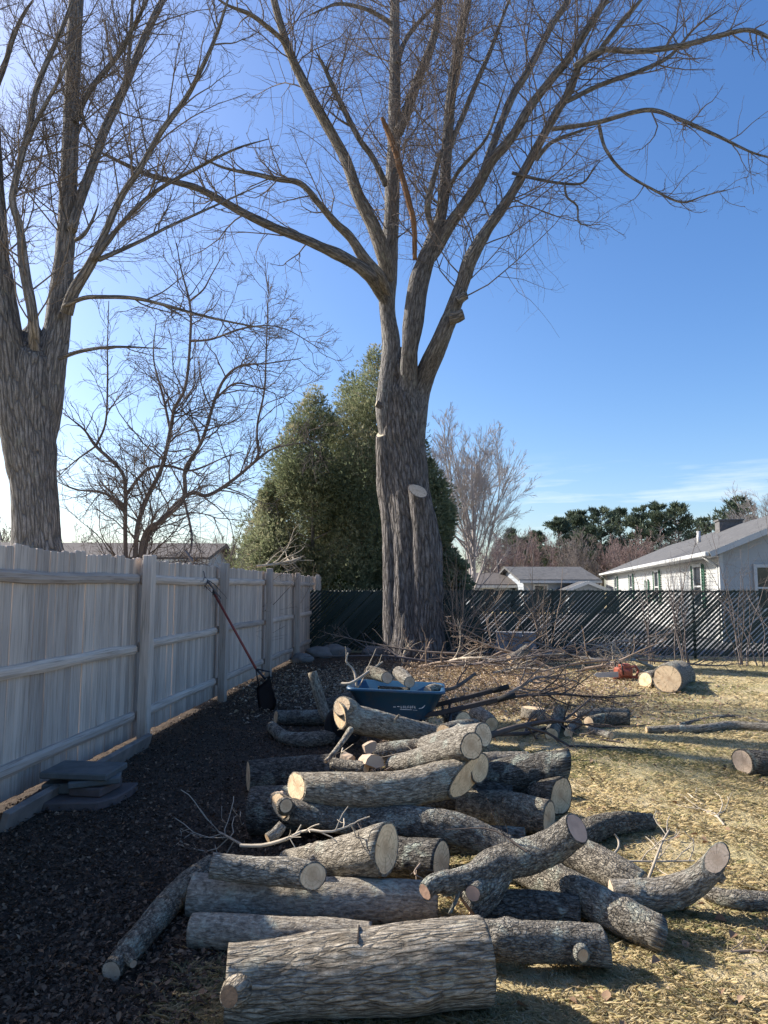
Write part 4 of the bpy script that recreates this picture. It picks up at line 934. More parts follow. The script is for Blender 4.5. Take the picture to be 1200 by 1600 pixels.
for px, Y, h, lab in ((735, 44, 6.2, 'brownish bare tree rising behind the brown roof'), (778, 52, 5.6, 'brownish bare tree left of the grey neighbour house'), (655, 55, 7, 'brownish bare tree hidden partly by the big trunk')):
    bare_tree(lab, (W(px, 900, Y).x, Y, 0), wt[1], M_wood1, M_wood2, h / 9, 1.0)
for k, (px, Y, h) in enumerate(((20, 60, 8), (120, 65, 7.5), (300, 70, 7.0), (350, 62, 6.5), (420, 64, 6), (-60, 58, 8.5))):
    bare_tree('bare tree far beyond the roofs left of the arborvitae', (W(px, 900, Y).x, Y, 0), wt[k % 3], M_wood1, M_wood1, h / 9, k, 'bare trees beyond the left roofs')
# saplings growing along the slatted fence
SAP = [(1062, 14.35, 2.9, .16, 7, 'slim leafless sapling clump before the ranch house corner'), (1150, 14.2, 2.7, .2, 7, 'slim leafless sapling clump at the right end of the slatted fence'),
       (1018, 14.5, 2.3, .14, 3, 'thin leafless sapling left of the ranch house corner'), (1188, 14.0, 3.2, .2, 5, 'leafless sapling at the right edge of the photo'), (850, 15.0, 1.9, .28, 10, 'leafless shrub over the blue grey blocks'),
       (712, 15.0, 2.4, .18, 14, 'straggly bare shrub against the right side of the big trunk')]
for k, (px, Y, h, spd, ns, lab) in enumerate(SAP):
    bare_bush('bare_sapling', lab, (W(px, 900, Y).x, Y, 0), h, spd, ns, ns * 7, ns * 22, M_stick if px < 900 else M_twig, seed=60 + k, r0=.013)

# ------------------------------------------------------------------ the heap of cut logs
HEAP = 'logs in the sawn heap'
def PT(e):
    "(px, py, rpx, 'g' | ('h', z) | Y) -> point, radius"
    px, py, r_, d = e
    if d == 'g': return on_ground(px, py, r_)
    if isinstance(d, tuple):
        p = H(px, py, d[1]); return p, mpx(r_, py, p.y)
    return W(px, py, d), mpx(r_, py, d)
def plog(label, lst, mat, name='cut_log', cat='log', group=HEAP, branches=(), dense=True, **kw):
    pr = [PT(e) for e in lst]
    bs = []
    for bl, bkw in branches:
        q_ = [PT(e) for e in bl]; bs.append(([list(p) for p, _ in q_], [r for _, r in q_], bkw))
    return log(name, [list(p) for p, _ in pr], [r for _, r in pr], mat, label, cat, group, branches=bs, **kw)
big = plog('thick ridged log lying frontmost in the heap with a dark saw cut across it', [(354, 1535, 52, 'g'), (450, 1525, 55, 2.70), (560, 1515, 58, 2.71), (660, 1505, 61, 2.73), (757, 1499, 61, 2.76)], M_logrough, sides=64, lump=.05, rough=.025, furrow=.035, step=.012, capm=M_cutgrey,
     bumps=((.07, 1.0, .07, .03), (.30, 4.4, .10, .012), (.62, .6, .10, .014)))
kf = W(560, 1452, 2.60); bm = bmesh.new(); Q_, R_ = W(560, 1515, 2.71), mpx(59, 1515, 2.71)
for i in range(10):      # the saw kerf: a thin dark arc let into the bark
    a0 = rad(62 + i * 9.6); a1 = rad(62 + (i + 1) * 9.6)
    pts_ = []
    for a_, rr_ in ((a0, R_ * 1.03), (a1, R_ * 1.03), (a1, R_ * .8), (a0, R_ * .8)): pts_.append((-math.cos(a_) * rr_, math.sin(a_) * rr_))
    p_ = [Q_ + Vector((0, y_, z_)) for y_, z_ in pts_]
    v0 = [bm.verts.new(q_ + Vector((-.0022, 0, 0))) for q_ in p_]; v1 = [bm.verts.new(q_ + Vector((.0022, 0, 0))) for q_ in p_]
    bm.faces.new(v0); bm.faces.new(v1[::-1])
    for j in range(4): bm.faces.new((v0[j], v1[j], v1[(j + 1) % 4], v0[(j + 1) % 4]))
o_ = link('saw_kerf', bm_mesh('saw_kerf', bm), plain('kerf_dark', (.03, .022, .018), .95), big); o_.location = -Vector(big.location)
kn = [W(372, 1546, 2.60), W(364, 1553, 2.53), W(358, 1557, 2.50)]
o_ = log('knot_stub', [list(p) for p in kn], [.055, .045, .036], M_logrough, parent=big, sides=20, show_caps=(0, 1), capm=plain('brown_knot', (.24, .15, .09), .9, .35, 20, bump=.004)); o_.location = -Vector(big.location)
plog('grey green log with an eyed knot sticking out right behind the front log', [(690, 1465, 28, 'g'), (780, 1470, 29, 3.0), (870, 1475, 29, 2.99), (943, 1478, 30, 2.99)], M_lichen, sides=32, step=.014, cutn=(None, (1, .15, .1)), branches=[([(905, 1488, 17, 2.95), (909, 1491, 13, 2.90), (911, 1493, 10, 2.885)], dict(cutn=(None, (.2, -1, .1))))])
plog('long smooth pale log second from the front with its left end in shade', [(300, 1399, 31, 'g'), (400, 1404, 33, 3.43), (500, 1405, 34, 3.42), (600, 1407, 33, 3.42), (682, 1410, 31, 3.42)], M_logsmooth, sides=36, step=.014, lump=.06)
plog('low smooth log squeezed under the second log just behind the front log', [(300, 1454, 24, 'g'), (400, 1455, 25, 3.14), (500, 1458, 22, 3.13), (580, 1462, 20, 3.12)], M_logsmooth, sides=28, step=.014, lump=.1)
plog('long bent bluish branch reaching down to the lower left in the shade', [(174, 1518, 16.5, 'g'), (215, 1468, 20, 'g'), (255, 1420, 21, 'g'), (292, 1382, 20, 3.58), (330, 1352, 17, 3.78)], M_lichen, 'cut_branch', sides=28, step=.014, capm=M_cutgrey, branches=[([(196, 1492, 12, 2.98), (204, 1500, 9, 2.93), (208, 1506, 6, 2.90)], {})])
plog('medium log whose round sunlit face points right over the pale second log', [(330, 1352, 19, ('h', .27)), (390, 1357, 20, ('h', .25)), (450, 1363, 21, ('h', .245)), (489, 1369, 20, ('h', .24))], M_log, sides=32, step=.012, cutn=(None, (.62, -.78, .12)), rough=.05)
plog('fat tapering log with a wide oval sawn face in the centre of the heap', [(450, 1352, 23, 3.80), (500, 1347, 26, 3.68), (545, 1338, 33, 3.57), (604, 1326, 38, 3.44)], M_log, sides=44, step=.012, cutn=(None, (.86, -.50, .05)), rough=.03, furrow=.02)
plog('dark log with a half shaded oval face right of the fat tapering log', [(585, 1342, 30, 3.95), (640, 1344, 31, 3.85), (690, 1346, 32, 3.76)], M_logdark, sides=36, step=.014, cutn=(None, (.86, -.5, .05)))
plog('forked crooked branch rearing up to the right with a torn pinkish end', [(664, 1393, 13, 3.17), (676, 1381, 14, 3.20), (705, 1377, 15, 3.24), (738, 1366, 18, 3.30), (775, 1352, 25, 3.38), (825, 1336, 26, 3.42), (865, 1318, 26, 3.42), (902, 1295, 24, 3.40)], M_lichen, 'forked_branch', cat='branch', sides=32, step=.012, rough=.06, lump=.09, cutn=((-.7, -.65, -.25), (.62, -.55, .55)), capm=plain('pink_torn_wood', (.55, .36, .26), .85, .2, 12, bump=.004),
     branches=[([(782, 1358, 24, 3.38), (760, 1392, 25, 3.33), (733, 1420, 25, 3.30)], dict(rough=.06)), ([(755, 1380, 18, 3.33), (744, 1390, 16, 3.24), (739, 1396, 13, 3.20)], dict(rough=.12)), ([(722, 1380, 3.5, 3.25), (712, 1408, 3, 3.22), (702, 1428, 2.5, 3.20)], {})])
plog('long lichened log slanting down to the right onto the grass', [(800, 1346, 24, 3.82), (850, 1368, 27, 3.62), (910, 1400, 28, 3.42), (970, 1430, 28, 3.25), (1031, 1458, 27, 'g')], M_lichen, sides=36, step=.012, rough=.05, cutn=(None, (.93, -.12, -.3)))
plog('short thick branch lying parallel behind the long slanting log', [(872, 1318, 22, 3.98), (920, 1344, 26, 3.80), (965, 1370, 27, 3.64), (1000, 1388, 25, 'g')], M_lichen, sides=30, step=.013, rough=.06, branches=[([(975, 1385, 12, 3.57), (979, 1394, 9, 3.52), (981, 1398, 6, 3.51)], {})])
plog('curved log sweeping up to a ringed round end far right of the heap', [(955, 1398, 23, 'g'), (1010, 1402, 25, 3.50), (1060, 1393, 24, 3.48), (1097, 1368, 20, 3.46), (1120, 1341, 16, 3.43)], M_log, sides=34, step=.012, lump=.09, rough=.04, cutn=(None, (-.15, -.82, .5)), capm=M_cutgrey, branches=[([(1112, 1362, 11, 3.45), (1126, 1372, 8, 3.43), (1131, 1376, 6, 3.42)], {})])
plog('broken pale ended branch on the grass at the lower right edge', [(1103, 1394, 11, 'g'), (1130, 1402, 13, 'g'), (1160, 1408, 14, 'g'), (1250, 1412, 14, 'g')], M_lichen, 'cut_branch', cat='branch', sides=24, step=.014, rough=.1)
plog('knobbly grey branch with a sunlit top behind the torn forked branch', [(898, 1312, 17, 'g'), (930, 1296, 18, 'g'), (965, 1286, 17, 'g'), (1018, 1284, 12, 'g')], M_logdark, 'cut_branch', sides=24, step=.014, rough=.1, lump=.12)
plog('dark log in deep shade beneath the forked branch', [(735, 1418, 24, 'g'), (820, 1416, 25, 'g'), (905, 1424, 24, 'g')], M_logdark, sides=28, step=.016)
plog('long stout log across the upper heap with a bright sawn left face', [(463, 1230, 22, ('h', .385)), (540, 1236, 26, ('h', .375)), (620, 1234, 28, ('h', .375)), (690, 1222, 29, ('h', .375)), (730, 1214, 29, ('h', .375))], M_log, sides=44, step=.012, rough=.035, lump=.05, cutn=((-.80, -.55, .1), (.84, -.48, -.22)), branches=())
plog('long sagging branch running beneath the stout upper log', [(437, 1258, 17, 4.12), (470, 1272, 20, 4.10), (550, 1284, 21, 4.08), (640, 1284, 23, 4.04), (715, 1296, 25, 3.98), (795, 1330, 22, 3.90)], M_lichen, 'cut_branch', sides=32, step=.013, rough=.05, lump=.09, cutn=((-.75, -.65, .1), None), branches=[([(446, 1262, 13, 4.06), (444, 1258, 12, 4.0), (447, 1259, 11, 3.97)], {})])
plog('dark end of a shaded log at the upper left of the heap', [(388, 1213, 24, 'g'), (450, 1208, 24, 'g'), (525, 1203, 24, 5.56)], M_logdark, sides=28, step=.018)
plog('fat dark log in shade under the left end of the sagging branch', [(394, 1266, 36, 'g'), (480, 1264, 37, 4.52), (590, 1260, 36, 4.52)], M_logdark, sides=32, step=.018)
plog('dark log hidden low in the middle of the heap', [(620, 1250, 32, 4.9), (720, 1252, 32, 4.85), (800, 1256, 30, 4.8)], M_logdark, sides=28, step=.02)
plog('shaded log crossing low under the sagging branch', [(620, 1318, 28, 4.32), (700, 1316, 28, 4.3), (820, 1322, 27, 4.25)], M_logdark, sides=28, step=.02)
plog('log with a rounded orange face pointing left below the blue barrow', [(531, 1118, 20, 6.02), (570, 1126, 22, 6.14), (630, 1140, 19, 6.32), (692, 1153, 17, 6.55)], M_log, sides=32, step=.018, cutn=((-.82, -.55, -.05), None), branches=[([(548, 1112, 18, 6.2), (539, 1106, 18, 6.05), (534, 1103, 16, 6.0)], {}), ([(604, 1146, 3, 6.2), (615, 1128, 2.4, 6.16), (624, 1117, 1.8, 6.14)], {})])
plog('ringed log with a round cut face sloping across the top right of the heap', [(612, 1196, 13, 4.95), (650, 1187, 17, 4.78), (690, 1177, 19, 4.55), (737, 1166, 20.5, 4.33)], M_log, sides=34, step=.012, cutn=(None, (.42, -.9, .05)), rough=.05, bumps=((.55, 1, .05, .006),))
plog('grey log lying close behind the ringed sloping log', [(665, 1168, 17, 5.2), (712, 1154, 19, 4.95), (756, 1148, 19, 4.75)], M_log, sides=28, step=.014)
plog('log with a pale oval face tucked under the ringed sloping log', [(690, 1180, 19, 5.2), (722, 1190, 22, 4.85), (750, 1200, 23, 4.55)], M_log, sides=32, step=.014, cutn=(None, (.80, -.58, -.05)))
plog('thick mossy log pointing right with a lit upper ridge', [(762, 1222, 27, 4.95), (800, 1212, 29, 4.9), (845, 1203, 28, 4.86), (884, 1196, 24, 4.82)], M_logdark, sides=36, step=.014, rough=.05, cutn=(None, (.96, .05, -.12)))
plog('smaller grey brown log behind the thick mossy log', [(745, 1190, 13, 5.4), (790, 1186, 13, 5.4), (826, 1187, 13, 5.38)], M_log, sides=22, step=.018)
plog('log with a large squarish split face at the right end of the heap', [(800, 1236, 27, 5.1), (838, 1240, 28, 4.88), (877, 1243, 29, 4.66)], M_logdark, sides=18, step=.02, lump=.14, cutn=(None, (.66, -.74, -.05)))
plog('dark mossy log with a half lit face under the squarish split one', [(722, 1262, 25, 4.72), (790, 1270, 29, 4.56), (858, 1278, 27, 4.36)], M_lichen, sides=36, step=.014, cutn=(None, (.83, -.55, 0)))
plog('grey green log lying across behind the ringed sloping log', [(585, 1178, 15, 5.35), (640, 1172, 16, 5.32), (700, 1168, 15, 5.3)], M_lichen, sides=26, step=.016)
plog('log with a bright little left face at the back left of the heap', [(431, 1121, 11, 'g'), (470, 1122, 12, 'g'), (525, 1122, 13, 'g')], M_lichen, sides=22, step=.025, cutn=((-.9, -.35, .1), None))
plog('curved bluish branch on the ground at the back left of the heap', [(424, 1136, 9, 'g'), (447, 1152, 11, 'g'), (480, 1156, 12, 'g'), (530, 1150, 12, 'g')], M_lichen, 'cut_branch', sides=20, step=.025)
plog('upright forked stick standing at the back left of the heap', [(512, 1124, 8, 7.55), (504, 1105, 8.5, 7.6), (496, 1078, 8, 7.62), (488, 1050, 7, 7.65)], M_log, 'branch_stub', cat='branch', sides=18, step=.03)
plog('log behind the upright stick at the back left of the heap', [(505, 1108, 14, 8.6), (545, 1096, 15, 8.6), (580, 1100, 15, 8.6)], M_logdark, sides=20, step=.03)
plog('short log with a mossy end under the barrow handles', [(694, 1147, 15, 6.15), (715, 1142, 15, 6.35), (740, 1136, 14, 6.6)], M_lichen, sides=24, step=.02, cutn=((-.6, -.8, 0), None))
plog('log standing in shade below the barrow beside the wheel', [(706, 1128, 16, 7.2), (724, 1128, 16, 7.0)], M_logdark, sides=20, step=.03)
plog('pale log end lying right of the barrow leg', [(742, 1112, 11, 7.9), (758, 1122, 12, 7.75), (768, 1132, 12, 7.6)], M_log, sides=20, step=.025)
def chunk(label, px, py, Y, w, h, tilt, mat=None, seed=0, rz=0.0):
    "a split wedge of firewood: triangular prism, bark on one side"
    g = random.Random(seed); p = W(px, py, Y); s = tdist(py, Y) / F; w_, h_ = w * s, h * s; L = w_ * .8
    t = thing('split_chunk', label, 'firewood', p, 0, 'split pieces on the heap'); t.rotation_euler = (rad(g.uniform(-15, 15)), rad(tilt), rz)
    bm = bmesh.new(); n = 7; rings = []
    for i in range(5):
        y_ = -L / 2 + L * i / 4; ring = []
        for k in range(n):
            a = math.pi * k / (n - 1); rr_ = 1 + .12 * mnoise.noise(Vector((k, i * .8, seed * 3)))
            ring.append(bm.verts.new((math.cos(a) * w_ / 2 * rr_, y_ + .05 * w_ * math.sin(k * 3 + seed), math.sin(a) * h_ * .62 * rr_ - h_ / 3)))
        ring.append(bm.verts.new((w_ * .08, y_, -h_ * .5))); rings.append(ring)
    m_ = n + 1
    for i in range(4):
        for k in range(m_): bm.faces.new((rings[i][k], rings[i][(k + 1) % m_], rings[i + 1][(k + 1) % m_], rings[i + 1][k]))
    bm.faces.new(rings[0][::-1]); bm.faces.new(rings[-1])
    link('split_wood', bm_mesh('split_wood', bm), mat or M_cutgrey, t)
    return t
chunk('pale wedge of split wood nearest the stout log top', 580, 1186, 4.55, 34, 26, 12, None, 1, .5)
chunk('small pale wedge of split wood left of the larger wedge', 543, 1184, 4.6, 20, 24, -20, None, 2, .9)
chunk('upright splintered wedge standing above the pale wedges', 580, 1165, 5.0, 16, 30, 55, M_cutgrey, 3, .2)
chunk('small dark wedge of split wood above the left cut face', 437, 1243, 4.25, 22, 20, 18, M_cutgrey, 4, -.6)
plog('short mossy stub lying among the pale wedges', [(520, 1193, 9, 4.62), (545, 1197, 10, 4.56), (572, 1200, 9, 4.5)], M_lichen, 'branch_stub', sides=16, step=.02, rough=.15)
plog('slender stick leaning up from the stout log to the orange faced log', [(508, 1190, 3, 4.7), (520, 1178, 4, 4.8), (534, 1160, 4.4, 4.95), (548, 1140, 5, 5.2)], M_log, 'stick', 'stick', sides=12, step=.02)
plog('bent knob of branch left of the pale twig over the second log', [(418, 1310, 8, ('h', .33)), (432, 1300, 9, ('h', .35)), (442, 1288, 8, ('h', .38))], M_log, 'branch_stub', sides=16, step=.012, rough=.12)

# pieces scattered on the lawn
LG = 'logs lying out on the lawn'
plog('round thick butt log standing out on the sunny lawn', [(1043, 1061, 22.5, 'g'), (1050, 1058, 24, 11.55), (1062, 1055, 24, 11.9)], M_log, cat='log', group=LG, sides=36, step=.03, cutn=((-.62, -.78, .05), None), branches=[([(1035, 1062, 17, 11.45), (1020, 1063, 15, 11.25), (1008, 1063.5, 13, 11.1)], dict(cutn=(None, (-.85, -.52, .1))))])
plog('dark log cut off by the right edge of the photo', [(1160, 1190, 19, 'g'), (1200, 1192, 19, 'g'), (1260, 1196, 19, 'g')], M_logdark, group=LG, sides=28, step=.02, cutn=((-.95, -.3, 0), None), capm=M_cutgrey)
st = plog('short upright stump piece with a pale top left of the small log pile', [(832, 1124, 20, 8.35), (832, 1116, 19.5, 8.36), (833, 1106, 19, 8.36)], M_log, 'stump', 'stump', LG, sides=30, step=.03)
plog('upright little log leaning in the small pile on the lawn', [(862, 1148, 11, ('h', .05)), (868, 1130, 10, 7.85), (875, 1108, 9, 7.95)], M_lichen, group=LG, sides=20, step=.03)
plog('lichened log on top of the small pile on the lawn', [(898, 1120, 9, 8.4), (940, 1116, 9, 8.5), (980, 1116, 9, 8.6)], M_lichen, group=LG, sides=20, step=.03)
plog('dark log at the right end of the small pile on the lawn', [(920, 1129, 10, 'g'), (950, 1124, 10, 'g'), (982, 1124, 10, 'g')], M_logdark, group=LG, sides=20, step=.03)
plog('short log with its end toward us in the middle of the small pile', [(945, 1124, 8, 8.1), (930, 1128, 8, 8.3), (918, 1131, 8, 8.45)], M_log, group=LG, sides=18, step=.03)
plog('pale log at the front of the small pile on the lawn', [(921, 1141, 6, 'g'), (938, 1145, 6.5, 'g'), (956, 1150, 6, 'g')], M_log, group=LG, sides=18, step=.03)
plog('stubby log propped on the left of the small pile on the lawn', [(888, 1146, 7, 'g'), (896, 1134, 7, 7.9), (904, 1128, 7, 8.0)], M_lichen, group=LG, sides=18, step=.03)
plog('tiny reddish ended log behind the stump on the lawn', [(852, 1106, 6, 9.8), (842, 1112, 6, 9.7), (856, 1118, 6, 9.3)], M_log, group=LG, sides=14, step=.03)
plog('mossy stub sticking up out of the brush pile', [(796, 1030, 7, 13.2), (808, 1024, 7, 13.3), (824, 1013, 6.5, 13.5)], M_lichen, group=LG, sides=16, step=.05)
plog('long wavy limb lying on the lawn toward the right edge', [(1010, 1140, 5, 'g'), (1050, 1139, 6, 'g'), (1100, 1138, 6.5, 'g'), (1140, 1133, 6.5, 'g'), (1180, 1135, 6.5, 'g'), (1250, 1142, 6, 'g')], M_log, 'fallen_limb', 'branch', 'long limbs on the lawn', sides=16, step=.05)
plog('arched limb lying behind the long wavy limb', [(1060, 1134, 4, 'g'), (1095, 1127, 5, 8.4), (1130, 1122, 5.5, 8.5), (1165, 1124, 5, 8.5), (1210, 1134, 4, 'g')], M_logdark, 'fallen_limb', 'branch', 'long limbs on the lawn', sides=16, step=.05)

# ------------------------------------------------------------------ wheelbarrow
WY = 7.0
tb_ = NB('blue_plastic_tub', .42, .45); tb_.color(tb_.mix(tb_.ramp(tb_.noise(tb_.obj(), 7, 6, .75), [(.5, (0, 0, 0)), (.72, (.55, .55, .55))]), (.018, .075, .15), (.10, .095, .085))); M_tub = tb_.m; M_grip = plain('dark_handle', (.05, .042, .04), .7, .3, 5); M_steel = plain('dark_steel', (.03, .03, .033), .45, .2, 5, .5, metal=.3)
M_rub = plain('rubber', (.02, .02, .02), .8, .2, 5); M_letter = plain('white_lettering', (.65, .68, .72), .6, .05, 5)
wc = W(622, 1070, WY); wz = wc.z
wb = thing('wheelbarrow', 'blue wheelbarrow holding a few sawn chunks behind the heap', 'wheelbarrow', (wc.x, WY, 0), rad(-4))
def tub_ring(x0, x1, y, z0, z1, n=7):
    "rounded rectangle; z rises from x0 to x1"
    out = []
    for cx, cy, a0 in ((x1, y, 0), (x0, y, 90), (x0, -y, 180), (x1, -y, 270)):
        r_ = .09; ccx = cx - r_ if cx == x1 else cx + r_; ccy = cy - r_ if cy > 0 else cy + r_
        for k in range(n):
            a = rad(a0 + 90 * k / (n - 1)); x = ccx + r_ * math.cos(a); t = (x - x0) / (x1 - x0); out.append((x, ccy + r_ * math.sin(a), z0 + (z1 - z0) * t))
    return out
rings = [tub_ring(-.25, .22, .20, .24, .26), tub_ring(-.30, .30, .24, .30, .30), tub_ring(-.45, .43, .31, wz - .015, wz - .045), tub_ring(-.47, .45, .335, wz - .015, wz - .045), tub_ring(-.47, .45, .335, wz + .01, wz - .02), tub_ring(-.435, .415, .30, wz + .01, wz - .02), tub_ring(-.29, .29, .23, .31, .31), tub_ring(-.24, .21, .19, .25, .27)]
bm = bmesh.new(); vr = [[bm.verts.new(p) for p in r_] for r_ in rings]; m_ = len(vr[0])
for a, b_ in zip(vr, vr[1:]):
    for i in range(m_): bm.faces.new((a[i], a[(i + 1) % m_], b_[(i + 1) % m_], b_[i]))
bm.faces.new(vr[0][::-1]); bm.faces.new(vr[-1])
tub = link('tub', bm_mesh('tub', bm, True), M_tub, wb)
# worn white maker's mark on the side panel: a row of little strokes, an underline and a swoosh
bm = bmesh.new()
def side_y(z):      # outer side panel
    t = (z - .30) / (wz - .03 - .30); return -(.24 + (.31 - .24) * t) - .003
def stroke(x0, z0, x1, z1, w):
    d = Vector((x1 - x0, 0, z1 - z0)); nrm = Vector((-d.z, 0, d.x)).normalized() * w / 2
    p = [Vector((x0, 0, z0)) - nrm, Vector((x1, 0, z1)) - nrm, Vector((x1, 0, z1)) + nrm, Vector((x0, 0, z0)) + nrm]
    face(bm, [(q_.x, side_y(q_.z), q_.z) for q_ in p])
zt = wz - .165; x = .0
for k in range(2): stroke(-.03 + k * .035, zt + .004 * k, -.008 + k * .035, zt + .004 * k, .007)
for k in range(7):
    x = .045 + k * .021
    if k % 3 == 1:
        for i in range(6):
            a0, a1 = rad(i * 60), rad(i * 60 + 60); stroke(x + .006 * math.cos(a0), zt + .011 * math.sin(a0), x + .006 * math.cos(a1), zt + .011 * math.sin(a1), .004)
    else:
        stroke(x - .005, zt - .011, x - .005, zt + .011, .004); stroke(x - .005, zt + (.010 if k % 2 else -.010), x + .006, zt + (.010 if k % 2 else -.010), .004); stroke(x - .005, zt, x + .005, zt, .0035)
stroke(.03, zt - .022, .14, zt - .025, .005); stroke(.15, zt - .027, .19, zt - .029, .004)
stroke(.205, zt - .012, .235, zt - .008, .006); stroke(.235, zt - .008, .252, zt + .006, .008); stroke(.252, zt + .006, .262, zt + .020, .006)
link('lettering', bm_mesh('lettering', bm), M_letter, tub)
for sy in (-1, 1):
    bm = bmesh.new(); p0, p1, p2 = Vector((-.55, sy * .06, .20)), Vector((.40, sy * .25, .36)), Vector((1.08, sy * .29, .53))
    for a, b_ in ((p0, p1), (p1, p2)):
        d = (b_ - a); X = d.normalized(); Yv = Vector((0, 0, 1)).cross(X).normalized(); Z = X.cross(Yv)
        box(bm, (a + b_) / 2, (d.length + .01, .035, .045), Matrix((X, Yv, Z)).transposed())
    hd = link('handle', bm_mesh('handle', bm, False, .006), M_grip, wb)
    bm = bmesh.new(); cyl(bm, p2 - (p2 - p1).normalized() * .16, p2 + (p2 - p1).normalized() * .01, .027, n=12); link('grip', bm_mesh('grip', bm, True), M_rub, hd)
    bm = bmesh.new(); pts_ = [(.22, sy * .22, .30), (.30, sy * .24, .02), (.46, sy * .24, .02), (.50, sy * .25, .37)]
    for a, b_ in zip(pts_, pts_[1:]): cyl(bm, a, b_, .014, n=8)
    link('leg', bm_mesh('leg', bm, True), M_steel, wb)
bm = bmesh.new(); bmesh.ops.create_cone(bm, cap_ends=True, segments=24, radius1=.13, radius2=.13, depth=.05); bmesh.ops.transform(bm, matrix=Matrix.Rotation(rad(90), 4, 'X'), verts=bm.verts[:])
wh_ = link('wheel', bm_mesh('wheel', bm, True), M_steel, wb, (-.52, 0, .19))
n1, n2 = 28, 10; V = np.array([[(.15 + .045 * math.cos(b_)) * math.cos(a), .04 * math.sin(b_), (.15 + .045 * math.cos(b_)) * math.sin(a)] for a in np.linspace(0, 2 * math.pi, n1, endpoint=False) for b_ in np.linspace(0, 2 * math.pi, n2, endpoint=False)])
Fq = np.array([[i * n2 + j, ((i + 1) % n1) * n2 + j, ((i + 1) % n1) * n2 + (j + 1) % n2, i * n2 + (j + 1) % n2] for i in range(n1) for j in range(n2)]); link('tyre', mesh_np('tyre', V, Fq, True), M_rub, wh_)
bm = bmesh.new(); cyl(bm, (.43, -.25, .33), (.43, .25, .33), .014, n=8); cyl(bm, (-.52, -.07, .19), (-.52, .07, .19), .012, n=8); link('brace', bm_mesh('brace', bm, True), M_steel, wb)
BG = 'sawn chunks in the wheelbarrow'
plog('left lit chunk heaped in the blue barrow', [(605, 1059, 9, 6.80), (592, 1054, 10, 6.95), (578, 1050, 10, 7.12)], M_lichen, 'sawn_chunk', 'firewood', BG, sides=18, step=.02, cutn=((.25, -.95, .1), None), capm=M_cutgrey)
plog('middle chunk with a pale top heaped in the blue barrow', [(640, 1066, 9, 6.80), (630, 1057, 10, 6.95), (622, 1050, 9, 7.1)], M_log, 'sawn_chunk', 'firewood', BG, sides=18, step=.02, capm=M_cutgrey)
plog('low chunk at the right end of the blue barrow', [(668, 1079, 7, 6.85), (678, 1076, 8, 6.95), (690, 1078, 7, 7.0)], M_log, 'sawn_chunk', 'firewood', BG, sides=16, step=.02, capm=M_cutgrey)
plog('dark chunk lying in the barrow under the lit chunks', [(590, 1086, 14, 7.0), (640, 1088, 14, 7.0)], M_logdark, 'sawn_chunk', 'firewood', BG, sides=16, step=.03)

# ------------------------------------------------------------------ shovel leaning on the fence
M_redwood = plain('red_brown_handle', (.26, .06, .045), .55, .25, 4, .4); M_blade = plain('dark_blue_blade', (.018, .022, .032), .5, .25, 4, .5)
sv = thing('snow_shovel', 'snow shovel with a red brown handle leaning on the wooden fence', 'shovel', (0, 0, 0))
top = W(334, 926, 9.55); low = W(400, 1045, 9.15); tip = W(420, 1112, 8.85); tip.z = .02
sv.location = (tip.x, tip.y, 0); so_ = Vector(sv.location)
bm = bmesh.new(); cyl(bm, top - so_, low - so_, .016, n=12); hd = link('handle', bm_mesh('handle', bm, True), M_redwood, sv)
bm = bmesh.new(); d = (top - low).normalized(); cyl(bm, top - so_ - d * .03, top - so_ + d * .09, .022, n=12); link('grip', bm_mesh('grip', bm, True), M_rub, hd)
ax = (low - tip).normalized(); side = Vector((.62, -.78, .0)); side = (side - ax * side.dot(ax)).normalized(); nn = ax.cross(side).normalized()
bm = bmesh.new(); nu, nv_ = 9, 8; gl = (low - tip).length
grid = [[bm.verts.new(tip - so_ + ax * (gl * .74 * j / (nv_ - 1)) + side * (.22 * (2 * i / (nu - 1) - 1) * (1 - .12 * j / (nv_ - 1))) + nn * (.06 * math.cos(math.pi * (i / (nu - 1) - .5)) + .05 * (j / (nv_ - 1)) ** 2)) for i in range(nu)] for j in range(nv_)]
for j in range(nv_ - 1):
    for i in range(nu - 1): bm.faces.new((grid[j][i], grid[j][i + 1], grid[j + 1][i + 1], grid[j + 1][i]))
bmesh.ops.solidify(bm, geom=bm.faces[:], thickness=.006); link('blade', bm_mesh('blade', bm, True), M_blade, sv)
bm = bmesh.new(); js = tip + ax * gl * .74 - so_
for sg in (-.17, .17): cyl(bm, low - so_, js + side * sg + nn * .07, .009, n=8)
cyl(bm, low - so_, js + nn * .09, .015, n=8); link('yoke', bm_mesh('yoke', bm, True), M_blade, sv)

# ------------------------------------------------------------------ pavers
M_pav = plain('grey_concrete_paver', (.12, .125, .12), .9, .2, 9, bump=.003); M_pavr = plain('reddish_concrete_paver', (.12, .095, .088), .9, .2, 9, bump=.003)
pv = W(128, 1262, 5.25); PG = 'pavers stacked by the wooden fence'
def paver(label, x, y, z, sx, sy, sz, rz, mat, curved=False, tilt=0):
    bm = bmesh.new()
    if curved: prism(bm, [(-sx / 2, -sy / 2), (sx * .30, -sy / 2), (sx * .44, -sy * .25), (sx / 2, sy * .15), (sx * .5, sy / 2), (-sx * .42, sy / 2), (-sx / 2, sy * .2)], -sz / 2, sz / 2)
    else: prism(bm, [(-sx / 2, -sy / 2), (sx / 2, -sy / 2), (sx / 2, sy / 2), (-sx / 2, sy / 2)], -sz / 2, sz / 2)
    o = link('paver', bm_mesh('paver', bm, False, .008), mat); o.location = (pv.x + x, 5.22 + y, z); o.rotation_euler = (0, tilt, rz); return tag(o, label, 'paver', PG)
